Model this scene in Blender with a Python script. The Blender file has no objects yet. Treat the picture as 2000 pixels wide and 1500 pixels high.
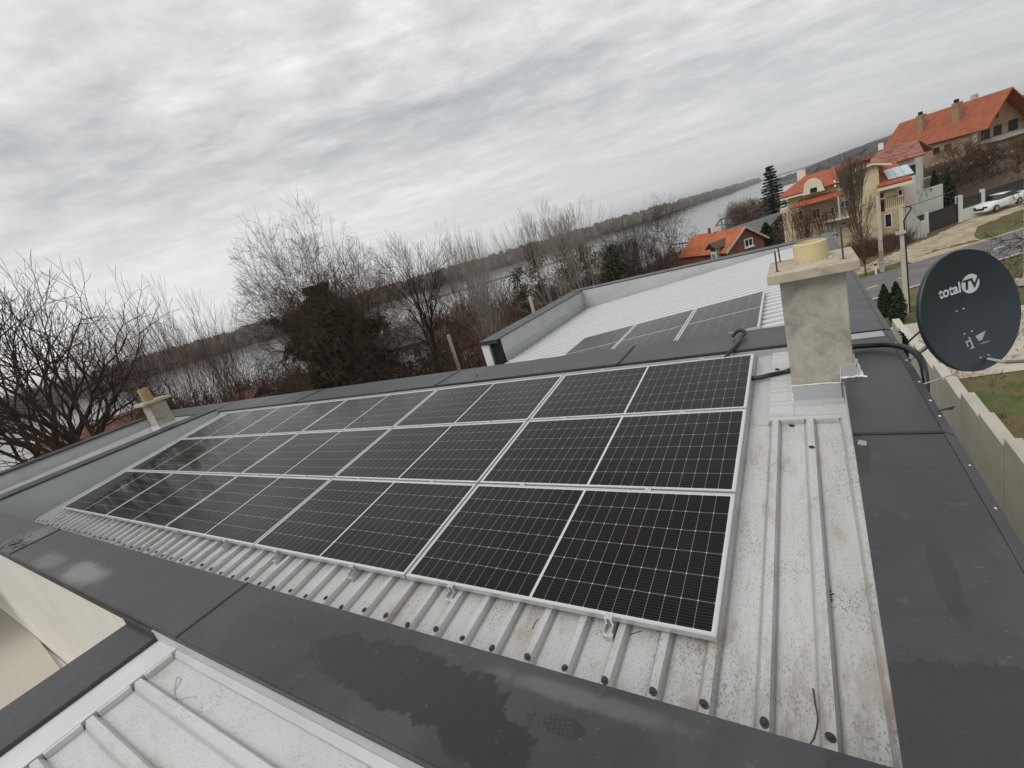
import bpy, bmesh, math, random
from mathutils import Vector, Matrix, noise as mnoise
R = random.Random(7)
PI = math.pi
SC = bpy.context.scene
COL = SC.collection

# ------------------------------------------------------------------ camera
CAM = Vector((0.50356, -1.75063, 1.95129))
RX = Vector((0.8293558, 0.4865949, -0.2745802))    # image right
RY = Vector((-0.0891367, -0.3699172, -0.9247789))  # image down
RZ = Vector((-0.5515646, 0.7914459, -0.2634195))   # view direction
FPX = 903.74                                       # focal length for a 2000 px wide frame
cd = bpy.data.cameras.new('camera')
cam = bpy.data.objects.new('camera', cd)
COL.objects.link(cam)
m = Matrix.Identity(4)
for i in range(3):
    m[i][0] = RX[i]; m[i][1] = -RY[i]; m[i][2] = -RZ[i]; m[i][3] = CAM[i]
cam.matrix_world = m
cd.sensor_width = 36
cd.lens = FPX / 2000 * 36
cd.clip_start = 0.05
cd.clip_end = 9000
SC.camera = cam
SC.view_settings.view_transform = 'Standard'
SC.view_settings.look = 'None'
SC.view_settings.exposure = 0.16
SC.view_settings.gamma = 1.0

# ------------------------------------------------------------------ node helpers
class NT:
    def __init__(s, tree): s.t = tree
    def n(s, typ, props=None, **ins):
        nd = s.t.nodes.new(typ)
        for k, v in (props or {}).items(): setattr(nd, k, v)
        for k, v in ins.items():
            key = int(k[1:]) if k[0] == '_' and k[1:].isdigit() else k.replace('_', ' ')
            s.set(nd.inputs[key], v)
        return nd
    def set(s, sock, v):
        if hasattr(v, 'is_output'): s.t.links.new(v, sock)
        elif hasattr(v, 'outputs'): s.t.links.new(v.outputs[0], sock)
        else:
            if sock.type == 'RGBA' and hasattr(v, '__len__') and len(v) == 3: v = (*v, 1)
            sock.default_value = v
    def math(s, op, a, b=0.0, c=None):
        nd = s.t.nodes.new('ShaderNodeMath'); nd.operation = op
        s.set(nd.inputs[0], a); s.set(nd.inputs[1], b)
        if c is not None: s.set(nd.inputs[2], c)
        return nd.outputs[0]
    def noise(s, vec, scale, detail=4, rough=.55, dist=0.0):
        nd = s.n('ShaderNodeTexNoise', None, Vector=vec, Scale=scale, Detail=detail, Roughness=rough, Distortion=dist)
        return nd.outputs['Fac']
    def mapping(s, vec, loc=(0,0,0), rot=(0,0,0), scale=(1,1,1)):
        nd = s.n('ShaderNodeMapping', None, Vector=vec, Location=loc, Rotation=rot, Scale=scale); return nd.outputs[0]
    def ramp(s, fac, stops, interp='LINEAR'):
        nd = s.t.nodes.new('ShaderNodeValToRGB'); cr = nd.color_ramp; cr.interpolation = interp
        while len(cr.elements) > 1: cr.elements.remove(cr.elements[-1])
        for i, (p, c) in enumerate(stops):
            e = cr.elements[0] if i == 0 else cr.elements.new(p)
            e.position = p
            e.color = (c, c, c, 1) if not hasattr(c, '__len__') else (*c[:3], 1)
        s.set(nd.inputs[0], fac); return nd.outputs[0]
    def mix(s, fac, a, b, blend='MIX'):
        nd = s.t.nodes.new('ShaderNodeMix'); nd.data_type = 'RGBA'; nd.blend_type = blend
        s.set(nd.inputs[0], fac); s.set(nd.inputs[6], a); s.set(nd.inputs[7], b); return nd.outputs[2]
    def step(s, v, lo, hi):   # smooth 0..1
        nd = s.n('ShaderNodeMapRange', {'interpolation_type': 'SMOOTHSTEP'}, Value=v, _1=lo, _2=hi); return nd.outputs[0]

# ------------------------------------------------------------------ world: overcast sky with cloud streets
SUN_EL, SUN_AZ = math.radians(50), math.radians(-150)      # azimuth from +Y, positive to the right
w = bpy.data.worlds.new('World'); SC.world = w; w.use_nodes = True
T = NT(w.node_tree); w.node_tree.nodes.clear()
gen = T.n('ShaderNodeTexCoord').outputs['Generated']
sep = T.n('ShaderNodeSeparateXYZ', None, _0=gen)
zz = T.math('ADD', T.math('MAXIMUM', sep.outputs[2], 0.0), 0.10)
px_ = T.math('DIVIDE', sep.outputs[0], zz); py_ = T.math('DIVIDE', sep.outputs[1], zz)
pv = T.n('ShaderNodeCombineXYZ', None, _0=px_, _1=py_, _2=0.0).outputs[0]
st = T.mapping(pv, rot=(0, 0, math.radians(62)), scale=(1, 1, 1))
stA = T.mapping(st, scale=(0.80, 0.30, 1), loc=(3.1, 1.7, 0))
stB = T.mapping(st, scale=(2.0, 0.95, 1), loc=(0.4, 5.2, 2))
stC = T.mapping(st, scale=(2.1, 1.6, 1), loc=(7.7, 0.2, 1))
nA = T.noise(stA, 1.0, 4, .55, .5); nB = T.noise(stB, 1.35, 6, .6, .6); nC = T.noise(stC, 2.9, 6, .62, .3)
cl = T.math('ADD', T.math('ADD', T.math('MULTIPLY', nA, .50), T.math('MULTIPLY', nB, .32)), T.math('MULTIPLY', nC, .26))
SKY_NODE_CL = cl
skycol = T.ramp(cl, [(0.39, (.325, .337, .352)), (0.47, (.415, .425, .433)), (0.54, (.525, .530, .530)), (0.61, (.645, .644, .638)), (0.70, (.82, .815, .80))])
low = T.step(sep.outputs[2], 0.36, 0.02)
azm = T.math('ARCTAN2', sep.outputs[0], sep.outputs[1])
hor = T.ramp(T.step(azm, -1.5, 0.5), [(0.0, (.74, .74, .73)), (0.45, (.60, .605, .605)), (1.0, (.46, .475, .485))])
skycol = T.mix(T.math('MULTIPLY', low, 0.80), skycol, hor)
nish = T.n('ShaderNodeTexSky', {'sky_type': 'NISHITA', 'sun_disc': False, 'sun_elevation': SUN_EL, 'sun_rotation': SUN_AZ, 'air_density': 1.0, 'dust_density': 2.0})
nb = T.n('ShaderNodeBackground', None, Color=nish.outputs[0], Strength=0.06)
cb = T.n('ShaderNodeBackground', None, Color=skycol, Strength=1.22)
ms = T.n('ShaderNodeMixShader', None, Fac=0.93, _1=nb.outputs[0], _2=cb.outputs[0])
T.n('ShaderNodeOutputWorld', None, Surface=ms.outputs[0])

# ------------------------------------------------------------------ sun behind the cloud sheet
sd = bpy.data.lights.new('sun', 'SUN'); sd.energy = 1.4; sd.angle = math.radians(40); sd.color = (1, .965, .91)
so = bpy.data.objects.new('sun', sd); COL.objects.link(so)
sdir = Vector((math.sin(SUN_AZ) * math.cos(SUN_EL), math.cos(SUN_AZ) * math.cos(SUN_EL), math.sin(SUN_EL)))
so.rotation_euler = sdir.to_track_quat('Z', 'Y').to_euler()

# ------------------------------------------------------------------ reading real positions off sight lines
def ray(x, y):
    d = RX * ((x - 1000) / FPX) + RY * ((y - 750) / FPX) + RZ
    return d.normalized()
def onz(x, y, z):
    d = ray(x, y); return CAM + d * ((z - CAM.z) / d.z)
def onx(x, y, v):
    d = ray(x, y); return CAM + d * ((v - CAM.x) / d.x)
def ony(x, y, v):
    d = ray(x, y); return CAM + d * ((v - CAM.y) / d.y)
def onp(x, y, P, n):
    d = ray(x, y); return CAM + d * ((P - CAM).dot(n) / d.dot(n))
def at(x, y, r):
    d = ray(x, y); return CAM + d * (r / math.hypot(d.x, d.y))
TILT = math.radians(6.7); CT, ST = math.cos(TILT), math.sin(TILT)
def roof(x, y, h=0.0):            # sloping main roof: x across, y up the slope, h off the panel plane
    return Vector((x, y * CT - h * ST, y * ST + h * CT))

# ------------------------------------------------------------------ materials
def new_mat(name):
    mt = bpy.data.materials.new(name); mt.use_nodes = True
    t = NT(mt.node_tree); mt.node_tree.nodes.clear()
    b = t.n('ShaderNodeBsdfPrincipled'); t.n('ShaderNodeOutputMaterial', None, Surface=b.outputs[0])
    return mt, t, b
def bump(t, b, h, strength=.3, dist=.01):
    nd = t.n('ShaderNodeBump', None, Height=h, Strength=strength, Distance=dist); t.set(b.inputs['Normal'], nd.outputs[0])
def obj_co(t): return t.n('ShaderNodeTexCoord').outputs['Object']
def plain(name, col, rough=.6, metal=0.0, var=.15, scale=6.0, bmp=0.0, spec=.5):
    mt, t, b = new_mat(name); co = obj_co(t)
    f = t.noise(co, scale, 5, .6)
    c = t.ramp(f, [(.3, tuple(v * (1 - var) for v in col)), (.7, tuple(min(1, v * (1 + var)) for v in col))])
    t.set(b.inputs['Base Color'], c); t.set(b.inputs['Roughness'], rough); t.set(b.inputs['Metallic'], metal)
    t.set(b.inputs['Specular IOR Level'], spec)
    if bmp: bump(t, b, f, bmp, .02)
    return mt
def island(name, cols, rough=.8, spec=.2):
    mt, t, b = new_mat(name)
    rnd = t.n('ShaderNodeNewGeometry').outputs['Random Per Island']
    n = len(cols); c = t.ramp(rnd, [(i / max(1, n - 1), q) for i, q in enumerate(cols)])
    t.set(b.inputs['Base Color'], c); t.set(b.inputs['Roughness'], rough); t.set(b.inputs['Specular IOR Level'], spec)
    return mt
M = {}
def mat_roof(name, base, dirt, axis_y=True, rib0=.193, pit=.2265, foot=.037, grime_shade=.45, pan=1.0):
    mt, t, b = new_mat(name); co = obj_co(t)
    sc = (1, .35, 1) if axis_y else (.35, 1, 1)
    big = t.noise(t.mapping(co, scale=sc), 2.3, 5, .6)
    fine = t.noise(t.mapping(co, scale=sc), 9, 6, .65)
    c = t.mix(t.math('MULTIPLY', t.step(big, .4, .75), .5 * dirt), base, tuple(v * .72 for v in base))
    br = t.math('MULTIPLY', t.step(t.math('MULTIPLY', fine, t.math('ADD', big, .42)), .50, .72), .75 * dirt)
    c = t.mix(br, c, (.36, .29, .23))
    vor = t.n('ShaderNodeTexVoronoi', {'feature': 'F1'}, Vector=t.mapping(co, scale=(150, 62, 150) if axis_y else (62, 150, 150)), Scale=1.0, Randomness=1.0)
    rnd = t.n('ShaderNodeSeparateColor', None, Color=vor.outputs['Color'])
    sp = t.math('MULTIPLY', t.step(vor.outputs['Distance'], .36, .20), t.math('LESS_THAN', rnd.outputs[0], t.math('SUBTRACT', t.math('MULTIPLY', t.noise(co, 3.3, 3, .6), 1.5), .42)))
    c = t.mix(t.math('MULTIPLY', sp, .70 * dirt), c, (.12, .105, .09))
    fl = t.noise(t.mapping(co, scale=(1, .55, 1) if axis_y else (.55, 1, 1)), 105, 3, .7)
    fm = t.step(t.noise(co, 1.9, 5, .65), .44, .62)
    c = t.mix(t.math('MULTIPLY', t.math('MULTIPLY', t.step(fl, .525, .61), fm), .70 * dirt), c, (.17, .155, .135))
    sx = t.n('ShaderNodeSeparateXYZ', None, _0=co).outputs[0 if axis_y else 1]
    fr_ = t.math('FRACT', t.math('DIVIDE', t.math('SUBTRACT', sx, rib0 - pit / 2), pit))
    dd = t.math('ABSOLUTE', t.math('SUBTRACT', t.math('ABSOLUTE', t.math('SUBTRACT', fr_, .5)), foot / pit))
    if pan < 1: c = t.mix(t.step(t.math('ABSOLUTE', t.math('SUBTRACT', fr_, .5)), foot / pit - .02, foot / pit + .03), c, tuple(v * pan for v in base))  # pan colour darkened for valley shade between the ribs and settled dirt
    if name == 'weathered_roof_sheet':     # brown silt where the right-hand pans drain to the low end
        s3 = t.n('ShaderNodeSeparateXYZ', None, _0=co); st2 = t.noise(t.mapping(co, scale=(1, .22, 1)), 16, 5, .65)
        lowm = t.math('MULTIPLY', t.step(s3.outputs[1], .55, -.55), t.step(s3.outputs[0], -.10, .35))
        c = t.mix(t.math('MULTIPLY', t.math('MULTIPLY', lowm, t.step(st2, .42, .62)), .75), c, (.23, .18, .135))
        run = t.math('MULTIPLY', t.step(t.noise(t.mapping(co, scale=(1, .05, 1)), 34, 3, .6), .56, .70), .30)
        c = t.mix(run, c, (.33, .32, .30))
    c = t.mix(t.math('MULTIPLY', t.step(dd, .055, .010), grime_shade), c, (.20, .20, .195))  # contact shade painted along the rib feet, mixed with dirt
    t.set(b.inputs['Base Color'], c)
    t.set(b.inputs['Roughness'], t.ramp(fine, [(.3, .38), (.7, .6)])); t.set(b.inputs['Metallic'], 0.0)
    t.set(b.inputs['Specular IOR Level'], .35)
    bump(t, b, big, .05, .01)
    return mt
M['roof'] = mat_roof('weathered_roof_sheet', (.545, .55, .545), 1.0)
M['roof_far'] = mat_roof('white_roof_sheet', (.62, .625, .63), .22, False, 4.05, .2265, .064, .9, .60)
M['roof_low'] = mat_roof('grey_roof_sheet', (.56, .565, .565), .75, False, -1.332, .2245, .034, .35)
M['flash'] = plain('light_flashing', (.47, .48, .48), .42, 0, .10, 2.5, 0, .5)
M['flash2'] = plain('pale_flashing', (.60, .605, .60), .45, 0, .10, 3.0)
M['inner'] = plain('parapet_sheet', (.40, .42, .43), .45, 0, .07, 1.2)
def mat_render(name, base):
    mt, t, b = new_mat(name); co = obj_co(t)
    n1 = t.noise(co, 1.1, 6, .65, .4); n2 = t.noise(t.mapping(co, scale=(1, 1, .08)), 7, 4, .6); n3 = t.noise(co, 60, 3, .6)
    c = t.ramp(n1, [(.3, tuple(v * .90 for v in base)), (.7, base)])
    c = t.mix(t.math('MULTIPLY', t.step(n2, .55, .72), .22), c, tuple(v * .62 for v in base))
    t.set(b.inputs['Base Color'], c); t.set(b.inputs['Roughness'], .9); t.set(b.inputs['Specular IOR Level'], .2); bump(t, b, t.math('ADD', n1, t.math('MULTIPLY', n3, .4)), .25, .01); return mt
M['render'] = plain('cream_render', (.78, .74, .655), .85, 0, .05, 1.0, .05, .2)
M['render'] = mat_render('cream_render', (.79, .76, .695)); M['render_old'] = mat_render('beige_render', (.52, .485, .42))
M['wallgrey'] = plain('grey_wall_render', (.45, .44, .41), .9, 0, .12, 1.2, .1, .2)
M['sealant'] = plain('white_sealant', (.70, .70, .68), .6, 0, .12, 30)
M['black'] = plain('black_rubber', (.012, .012, .013), .45, 0, .2, 8)
M['darkpipe'] = plain('dark_corrugated_hose', (.016, .016, .018), .35, 0, .2, 8)
M['alu'] = plain('brushed_aluminium', (.62, .62, .62), .38, .55, .06, 20)
M['steel'] = plain('galvanised_steel', (.42, .43, .44), .4, .7, .15, 30)
M['screw'] = plain('dark_washer', (.045, .045, .045), .6, 0, .3, 60)
M['rust'] = plain('rusty_steel', (.10, .045, .025), .85, 0, .4, 40)
M['pot'] = plain('cream_flue', (.60, .50, .29), .75, 0, .07, 4, .08, .2)
M['potdark'] = plain('old_flue', (.34, .25, .12), .8, 0, .15, 6)
M['hole'] = plain('dark_opening', (.012, .011, .011), .9, 0, .1, 3)
M['white'] = plain('white_paint', (.72, .73, .70), .7, 0, .06, 2)

def mat_concrete(name, base, stain):
    mt, t, b = new_mat(name); co = obj_co(t)
    a = t.noise(co, 4.6, 8, .68, .9); f = t.noise(co, 30, 5, .7)
    c = t.ramp(a, [(.32, tuple(v * .62 for v in base)), (.45, tuple(v * .86 for v in base)), (.55, base), (.68, tuple(min(1, v * 1.14) for v in base))])
    c = t.mix(t.math('MULTIPLY', t.step(f, .52, .72), .28 * stain), c, (.11, .105, .095))
    t.set(b.inputs['Base Color'], c); t.set(b.inputs['Roughness'], .92); t.set(b.inputs['Specular IOR Level'], .2)
    bump(t, b, t.math('ADD', a, t.math('MULTIPLY', f, .3)), .35, .012)
    return mt
M['concrete'] = mat_concrete('chimney_render', (.425, .395, .34), .8)
M['capconc'] = mat_concrete('cap_concrete', (.47, .41, .32), .6)
M['fence'] = plain('fence_concrete', (.52, .49, .42), .9, 0, .10, 1.3, .15, .2)
M['stone'] = mat_concrete('rough_stone', (.25, .19, .14), 1.0)

def mat_coping(name, wet=True):
    mt, t, b = new_mat(name); co = obj_co(t)
    s3 = t.n('ShaderNodeSeparateXYZ', None, _0=co)
    big = t.noise(co, 1.6, 5, .6, .4); f = t.noise(co, 14, 6, .65, .2); vf = t.noise(co, 90, 3, .6)
    c = t.ramp(big, [(.32, (.036, .037, .040)), (.5, (.048, .049, .052)), (.68, (.066, .067, .069))])
    c = t.mix(t.math('MULTIPLY', t.step(f, .60, .72), .35), c, (.13, .13, .125))
    rough = t.ramp(big, [(.35, .33), (.65, .5)])
    if wet:
        def blob(cx, cy, rx, ry, wob, rot=0.0):
            p = t.mapping(t.mapping(co, loc=(-cx, -cy, 0)), rot=(0, 0, rot), scale=(1 / rx, 1 / ry, 0))
            d = t.n('ShaderNodeVectorMath', {'operation': 'LENGTH'}, _0=p).outputs['Value']
            nn = t.math('ADD', t.math('MULTIPLY', t.math('SUBTRACT', t.noise(co, 5.5, 4, .6, .8), .5), wob), t.math('MULTIPLY', t.math('SUBTRACT', t.noise(t.mapping(co, scale=(1, .45, 1)), 60, 3, .6), .5), wob * .35))
            return t.math('ADD', d, nn)
        wetm = t.step(blob(-1.12, -.865, .62, .15, 1.1, .12), 1.0, .90)
        wetm = t.math('MAXIMUM', wetm, t.step(blob(-.60, -.965, .22, .10, 1.0), 1.0, .90))
        wetm = t.math('MAXIMUM', wetm, t.math('MULTIPLY', t.step(blob(-2.02, -.80, .28, .14, 1.3), 1.0, .7), .35))
        wetm = t.math('MAXIMUM', wetm, t.math('MULTIPLY', t.step(blob(.83, .12, .045, .23, .9, .5), 1.0, .8), .45))
        wetm = t.math('MAXIMUM', wetm, t.math('MULTIPLY', t.step(blob(.80, -.75, .40, .52, .5, .3), 1.0, .96), .55))
        wetm = t.math('MAXIMUM', wetm, t.math('MULTIPLY', t.step(blob(.65, 1.10, .05, .26, .8), 1.0, .9), .6))
        # boot prints: wet tread lugs, the toe end solid
        for (bx, by, ang, rr, sg) in ((-.335, -.835, .25, (.085, .042), 1), (-.66, -1.03, .5, (.085, .042), -1)):
            lp = t.mapping(t.mapping(co, loc=(-bx, -by, 0)), rot=(0, 0, -ang))
            ls = t.n('ShaderNodeSeparateXYZ', None, _0=lp)
            w1 = t.math('ABSOLUTE', t.math('SINE', t.math('ADD', t.math('MULTIPLY', ls.outputs[0], 170), t.math('MULTIPLY', t.noise(co, 30, 2, .5), 3)))); w2 = t.math('ABSOLUTE', t.math('SINE', t.math('MULTIPLY', ls.outputs[1], 190)))
            lug = t.step(t.math('MULTIPLY', w1, w2), .10, .35)
            toe = t.step(t.math('MULTIPLY', ls.outputs[0], sg), .02, .04)
            inside = t.step(blob(bx, by, rr[0], rr[1], .55, -ang), 1.0, .85)
            wetm = t.math('MAXIMUM', wetm, t.math('MULTIPLY', inside, t.math('MULTIPLY', t.math('MAXIMUM', lug, toe), .75)))
        dusty = t.math('MULTIPLY', t.step(blob(-5.0, -.98, .60, .16, .9, -.35), 1.0, .35), .55)
        dusty = t.math('MAXIMUM', dusty, t.math('MULTIPLY', t.step(blob(-6.0, -1.0, .5, .14, .9, -.2), 1.0, .3), .30))
        dusty = t.math('MAXIMUM', dusty, t.math('MULTIPLY', t.step(blob(-7.5, -.85, .5, .3, .9, -.2), 1.0, .3), .35))
        dusty = t.math('MAXIMUM', dusty, t.math('MULTIPLY', t.step(blob(-.35, -.72, .5, .05, .9), 1.0, .3), .22))
        wetm = t.math('MAXIMUM', wetm, t.math('MULTIPLY', t.step(t.noise(t.mapping(co, loc=(4, 2, 0)), 1.15, 5, .6, .7), .615, .635), .35))
        c = t.mix(dusty, c, (.30, .30, .295))
        c = t.mix(wetm, c, (.025, .026, .027))
        rough = t.mix(wetm, rough, (.30, .30, .30))
    scr = t.math('MULTIPLY', t.step(t.noise(t.mapping(co, scale=(1, 3.0, 1), rot=(0, 0, .6)), 21, 2, .5), .70, .76), .35)
    c = t.mix(scr, c, (.20, .20, .19))
    t.set(b.inputs['Base Color'], c); t.set(b.inputs['Roughness'], rough); t.set(b.inputs['Specular IOR Level'], .38)
    bump(t, b, t.math('ADD', big, t.math('MULTIPLY', t.noise(co, .55, 2, .5), 2.5)), .45, .035)
    return mt
M['coping'] = mat_coping('anthracite_coping')
M['coping_far'] = mat_coping('anthracite_coping_plain', False)

def mat_cells(name, L, W, cols, rows, bus, base=(.0085, .0085, .010), rough=.07):
    # cell grid in the panel's own coordinates: x along the long side
    mt, t, b = new_mat(name); co = obj_co(t)
    s3 = t.n('ShaderNodeSeparateXYZ', None, _0=co); x, y = s3.outputs[0], s3.outputs[1]
    mg = .024
    ax = t.math('ABSOLUTE', t.math('SUBTRACT', x, L / 2))
    half = L / 2 - mg - .009
    u = t.math('DIVIDE', t.math('SUBTRACT', ax, .009), half / cols)
    v = t.math('DIVIDE', t.math('SUBTRACT', y, mg), (W - 2 * mg) / rows)
    fu = t.math('ABSOLUTE', t.math('SUBTRACT', t.math('FRACT', u), .5))     # .5 at the cell edge
    fv = t.math('ABSOLUTE', t.math('SUBTRACT', t.math('FRACT', v), .5))
    pu, pv_ = half / cols, (W - 2 * mg) / rows
    du = t.math('MULTIPLY', t.math('SUBTRACT', .5, fu), pu); dv = t.math('MULTIPLY', t.math('SUBTRACT', .5, fv), pv_)
    line = t.math('MAXIMUM', t.math('LESS_THAN', du, .0008), t.math('LESS_THAN', dv, .0010))
    dia = t.math('LESS_THAN', t.math('ADD', du, dv), .0050)
    mid = t.math('LESS_THAN', ax, .009)
    out = t.math('MAXIMUM', t.math('GREATER_THAN', ax, L / 2 - mg), t.math('GREATER_THAN', t.math('ABSOLUTE', t.math('SUBTRACT', y, W / 2)), W / 2 - mg))
    gap = t.math('MAXIMUM', t.math('MAXIMUM', line, dia), t.math('MAXIMUM', mid, out))
    if bus:
        bl = t.math('ABSOLUTE', t.math('SUBTRACT', t.math('FRACT', t.math('MULTIPLY', v, bus)), .5))
        busm = t.math('MULTIPLY', t.math('LESS_THAN', bl, .045), .22)
    else: busm = 0.0
    cell = t.n('ShaderNodeCombineXYZ', None, _0=t.math('FLOOR', t.math('ADD', u, t.math('MULTIPLY', t.math('GREATER_THAN', x, L / 2), 40))), _1=t.math('FLOOR', v), _2=t.math('MULTIPLY', t.n('ShaderNodeObjectInfo').outputs['Random'], 97)).outputs[0]
    wn = t.n('ShaderNodeTexWhiteNoise', {'noise_dimensions': '3D'}, Vector=cell)
    tint = t.ramp(wn.outputs['Value'], [(0, (.0075, .0035, .0035)), (.30, (.0045, .0040, .0040)), (.5, (.0040, .0044, .0040)), (.7, (.0040, .0038, .0052)), (.86, (.0035, .004, .009)), (1, (.008, .006, .0032))])
    c = t.mix(busm, tint, (.20, .20, .20))
    c = t.mix(gap, c, t.mix(t.math('MAXIMUM', mid, t.math('MAXIMUM', dia, out)), (.33, .335, .34), (.58, .59, .59)))
    t.set(b.inputs['Base Color'], c)
    fn = t.noise(co, 7, 5, .65); drops = t.noise(co, 130, 3, .6)
    t.set(b.inputs['Roughness'], t.ramp(fn, [(.3, rough * .7), (.7, rough * 1.9)])); t.set(b.inputs['IOR'], 1.28)
    bump(t, b, drops, .022, .002)
    return mt
M['cells'] = mat_cells('solar_cells', 2.094, 1.038, 12, 6, 9)
M['cells_far'] = mat_cells('solar_cells_grey', 2.094, 1.038, 1, 6, 0, rough=.13)

# ------------------------------------------------------------------ mesh helpers
class MB:
    def __init__(s): s.v = []; s.f = []
    def add(s, vs, fs):
        o = len(s.v); s.v += [tuple(p) for p in vs]; s.f += [tuple(i + o for i in f) for f in fs]; return s
    def quad(s, *p): return s.add(p, [tuple(range(len(p)))])
    def box(s, a, b):
        (x0, y0, z0), (x1, y1, z1) = a, b
        return s.hexa([(x0, y0, z0), (x1, y0, z0), (x1, y1, z0), (x0, y1, z0), (x0, y0, z1), (x1, y0, z1), (x1, y1, z1), (x0, y1, z1)])
    def hexa(s, p): return s.add(p, [(0, 3, 2, 1), (4, 5, 6, 7), (0, 1, 5, 4), (1, 2, 6, 5), (2, 3, 7, 6), (3, 0, 4, 7)])
    def prism(s, poly, d):     # polygon (list of Vectors) swept along d
        n = len(poly); d = Vector(d)
        vs = [Vector(p) for p in poly] + [Vector(p) + d for p in poly]
        fs = [tuple(reversed(range(n))), tuple(range(n, 2 * n))] + [(i, (i + 1) % n, n + (i + 1) % n, n + i) for i in range(n)]
        return s.add(vs, fs)
    def tube(s, pts, rad, sides=6, cap=True):
        pts = [Vector(p) for p in pts]; n = len(pts)
        rad = rad if hasattr(rad, '__len__') else [rad] * n
        vs = []; up = None
        for i, p in enumerate(pts):
            d = (pts[min(i + 1, n - 1)] - pts[max(i - 1, 0)])
            d = d.normalized() if d.length > 1e-9 else Vector((0, 0, 1))
            if up is None or abs(up.dot(d)) > .95: up = Vector((1, 0, 0)) if abs(d.x) < .8 else Vector((0, 1, 0))
            a = (up - d * up.dot(d)).normalized(); bb = d.cross(a); up = a
            for k in range(sides):
                t = 2 * PI * k / sides; vs.append(p + (a * math.cos(t) + bb * math.sin(t)) * rad[i])
        fs = [(i * sides + k, i * sides + (k + 1) % sides, (i + 1) * sides + (k + 1) % sides, (i + 1) * sides + k) for i in range(n - 1) for k in range(sides)]
        if cap: fs += [tuple(reversed(range(sides))), tuple(range((n - 1) * sides, n * sides))]
        return s.add(vs, fs)
    def cyl(s, p, q, r, sides=16, r2=None): return s.tube([p, q], [r, r if r2 is None else r2], sides)
    def build(s, name, mt, parent=None, smooth=False, bevel=0.0):
        me = bpy.data.meshes.new(name); me.from_pydata(s.v, [], s.f); me.update()
        if smooth:
            me.polygons.foreach_set('use_smooth', [True] * len(me.polygons))
        me.materials.append(M[mt] if isinstance(mt, str) else mt)
        o = bpy.data.objects.new(name, me); COL.objects.link(o)
        if parent: par(o, parent)
        if bevel:
            md = o.modifiers.new('bevel', 'BEVEL'); md.width = bevel; md.segments = 2; md.limit_method = 'ANGLE'
        return o
def par(o, p):
    o.parent = p
    if p.type == 'EMPTY': o.matrix_parent_inverse = Matrix.Translation(-p.location) if not p.get('rot') else Matrix.Identity(4)
def tag(o, label=None, cat=None, group=None, kind=None):
    if label: o['label'] = label
    if cat: o['category'] = cat
    if group: o['group'] = group
    if kind: o['kind'] = kind
    return o
def thing(name, label, cat, loc=(0, 0, 0), group=None):
    o = bpy.data.objects.new(name, None); COL.objects.link(o); o.location = loc; o.empty_display_size = .2
    return tag(o, label, cat, group)

# ------------------------------------------------------------------ terrain
def sstep(a, b, x):
    t = max(0, min(1, (x - a) / (b - a))); return t * t * (3 - 2 * t)
WZ = -16.0
GZ = -7.5
def far_bank(phi):     # distance of the far shore by azimuth (degrees, 0 = +Y, negative left)
    pts = [(-180, 640), (-64, 665), (-31, 742), (-12.7, 905), (-6, 1700), (-3.2, 2900), (0, 4200), (180, 4200)]
    for (a, da), (b, db) in zip(pts, pts[1:]):
        if a <= phi <= b: return da + (db - da) * (phi - a) / (b - a)
    return 700
def near_bank(phi):
    if phi < -30: return 108
    return 108 + 190 * sstep(-30, -6, phi) + 1700 * sstep(-6, 0.5, phi) + 3000 * sstep(.5, 4, phi)
def terrain(x, y):
    dx, dy = x - CAM.x, y - CAM.y
    r = math.hypot(dx, dy); phi = math.degrees(math.atan2(dx, dy))
    if phi > 130: phi -= 360
    s = sstep(-14, 2, phi)
    nbk, fb = near_bank(phi), far_bank(phi)
    zl = -5.5 - 2.0 * sstep(8, 25, r) - (WZ * -1 - 7.5 + 2.2) * sstep(34, nbk, r)
    zr = GZ - 4.5 * sstep(85, 240, r) + 3.5 * sstep(240, 900, r) * sstep(0, 5, phi) + 11 * sstep(600, 1700, r) * sstep(1.5, 8, phi)
    if phi < 4: zr -= (WZ * -1 - 7.5 + 2) * sstep(80, nbk, r) * (1 - sstep(-1, 3, phi))
    z = zl * (1 - s) + zr * s
    if r > fb - 1: z = max(z, WZ - .3 + 1.8 * sstep(fb - 1, fb + 12, r) + 3 * sstep(fb + 20, fb + 600, r))
    return z
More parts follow.
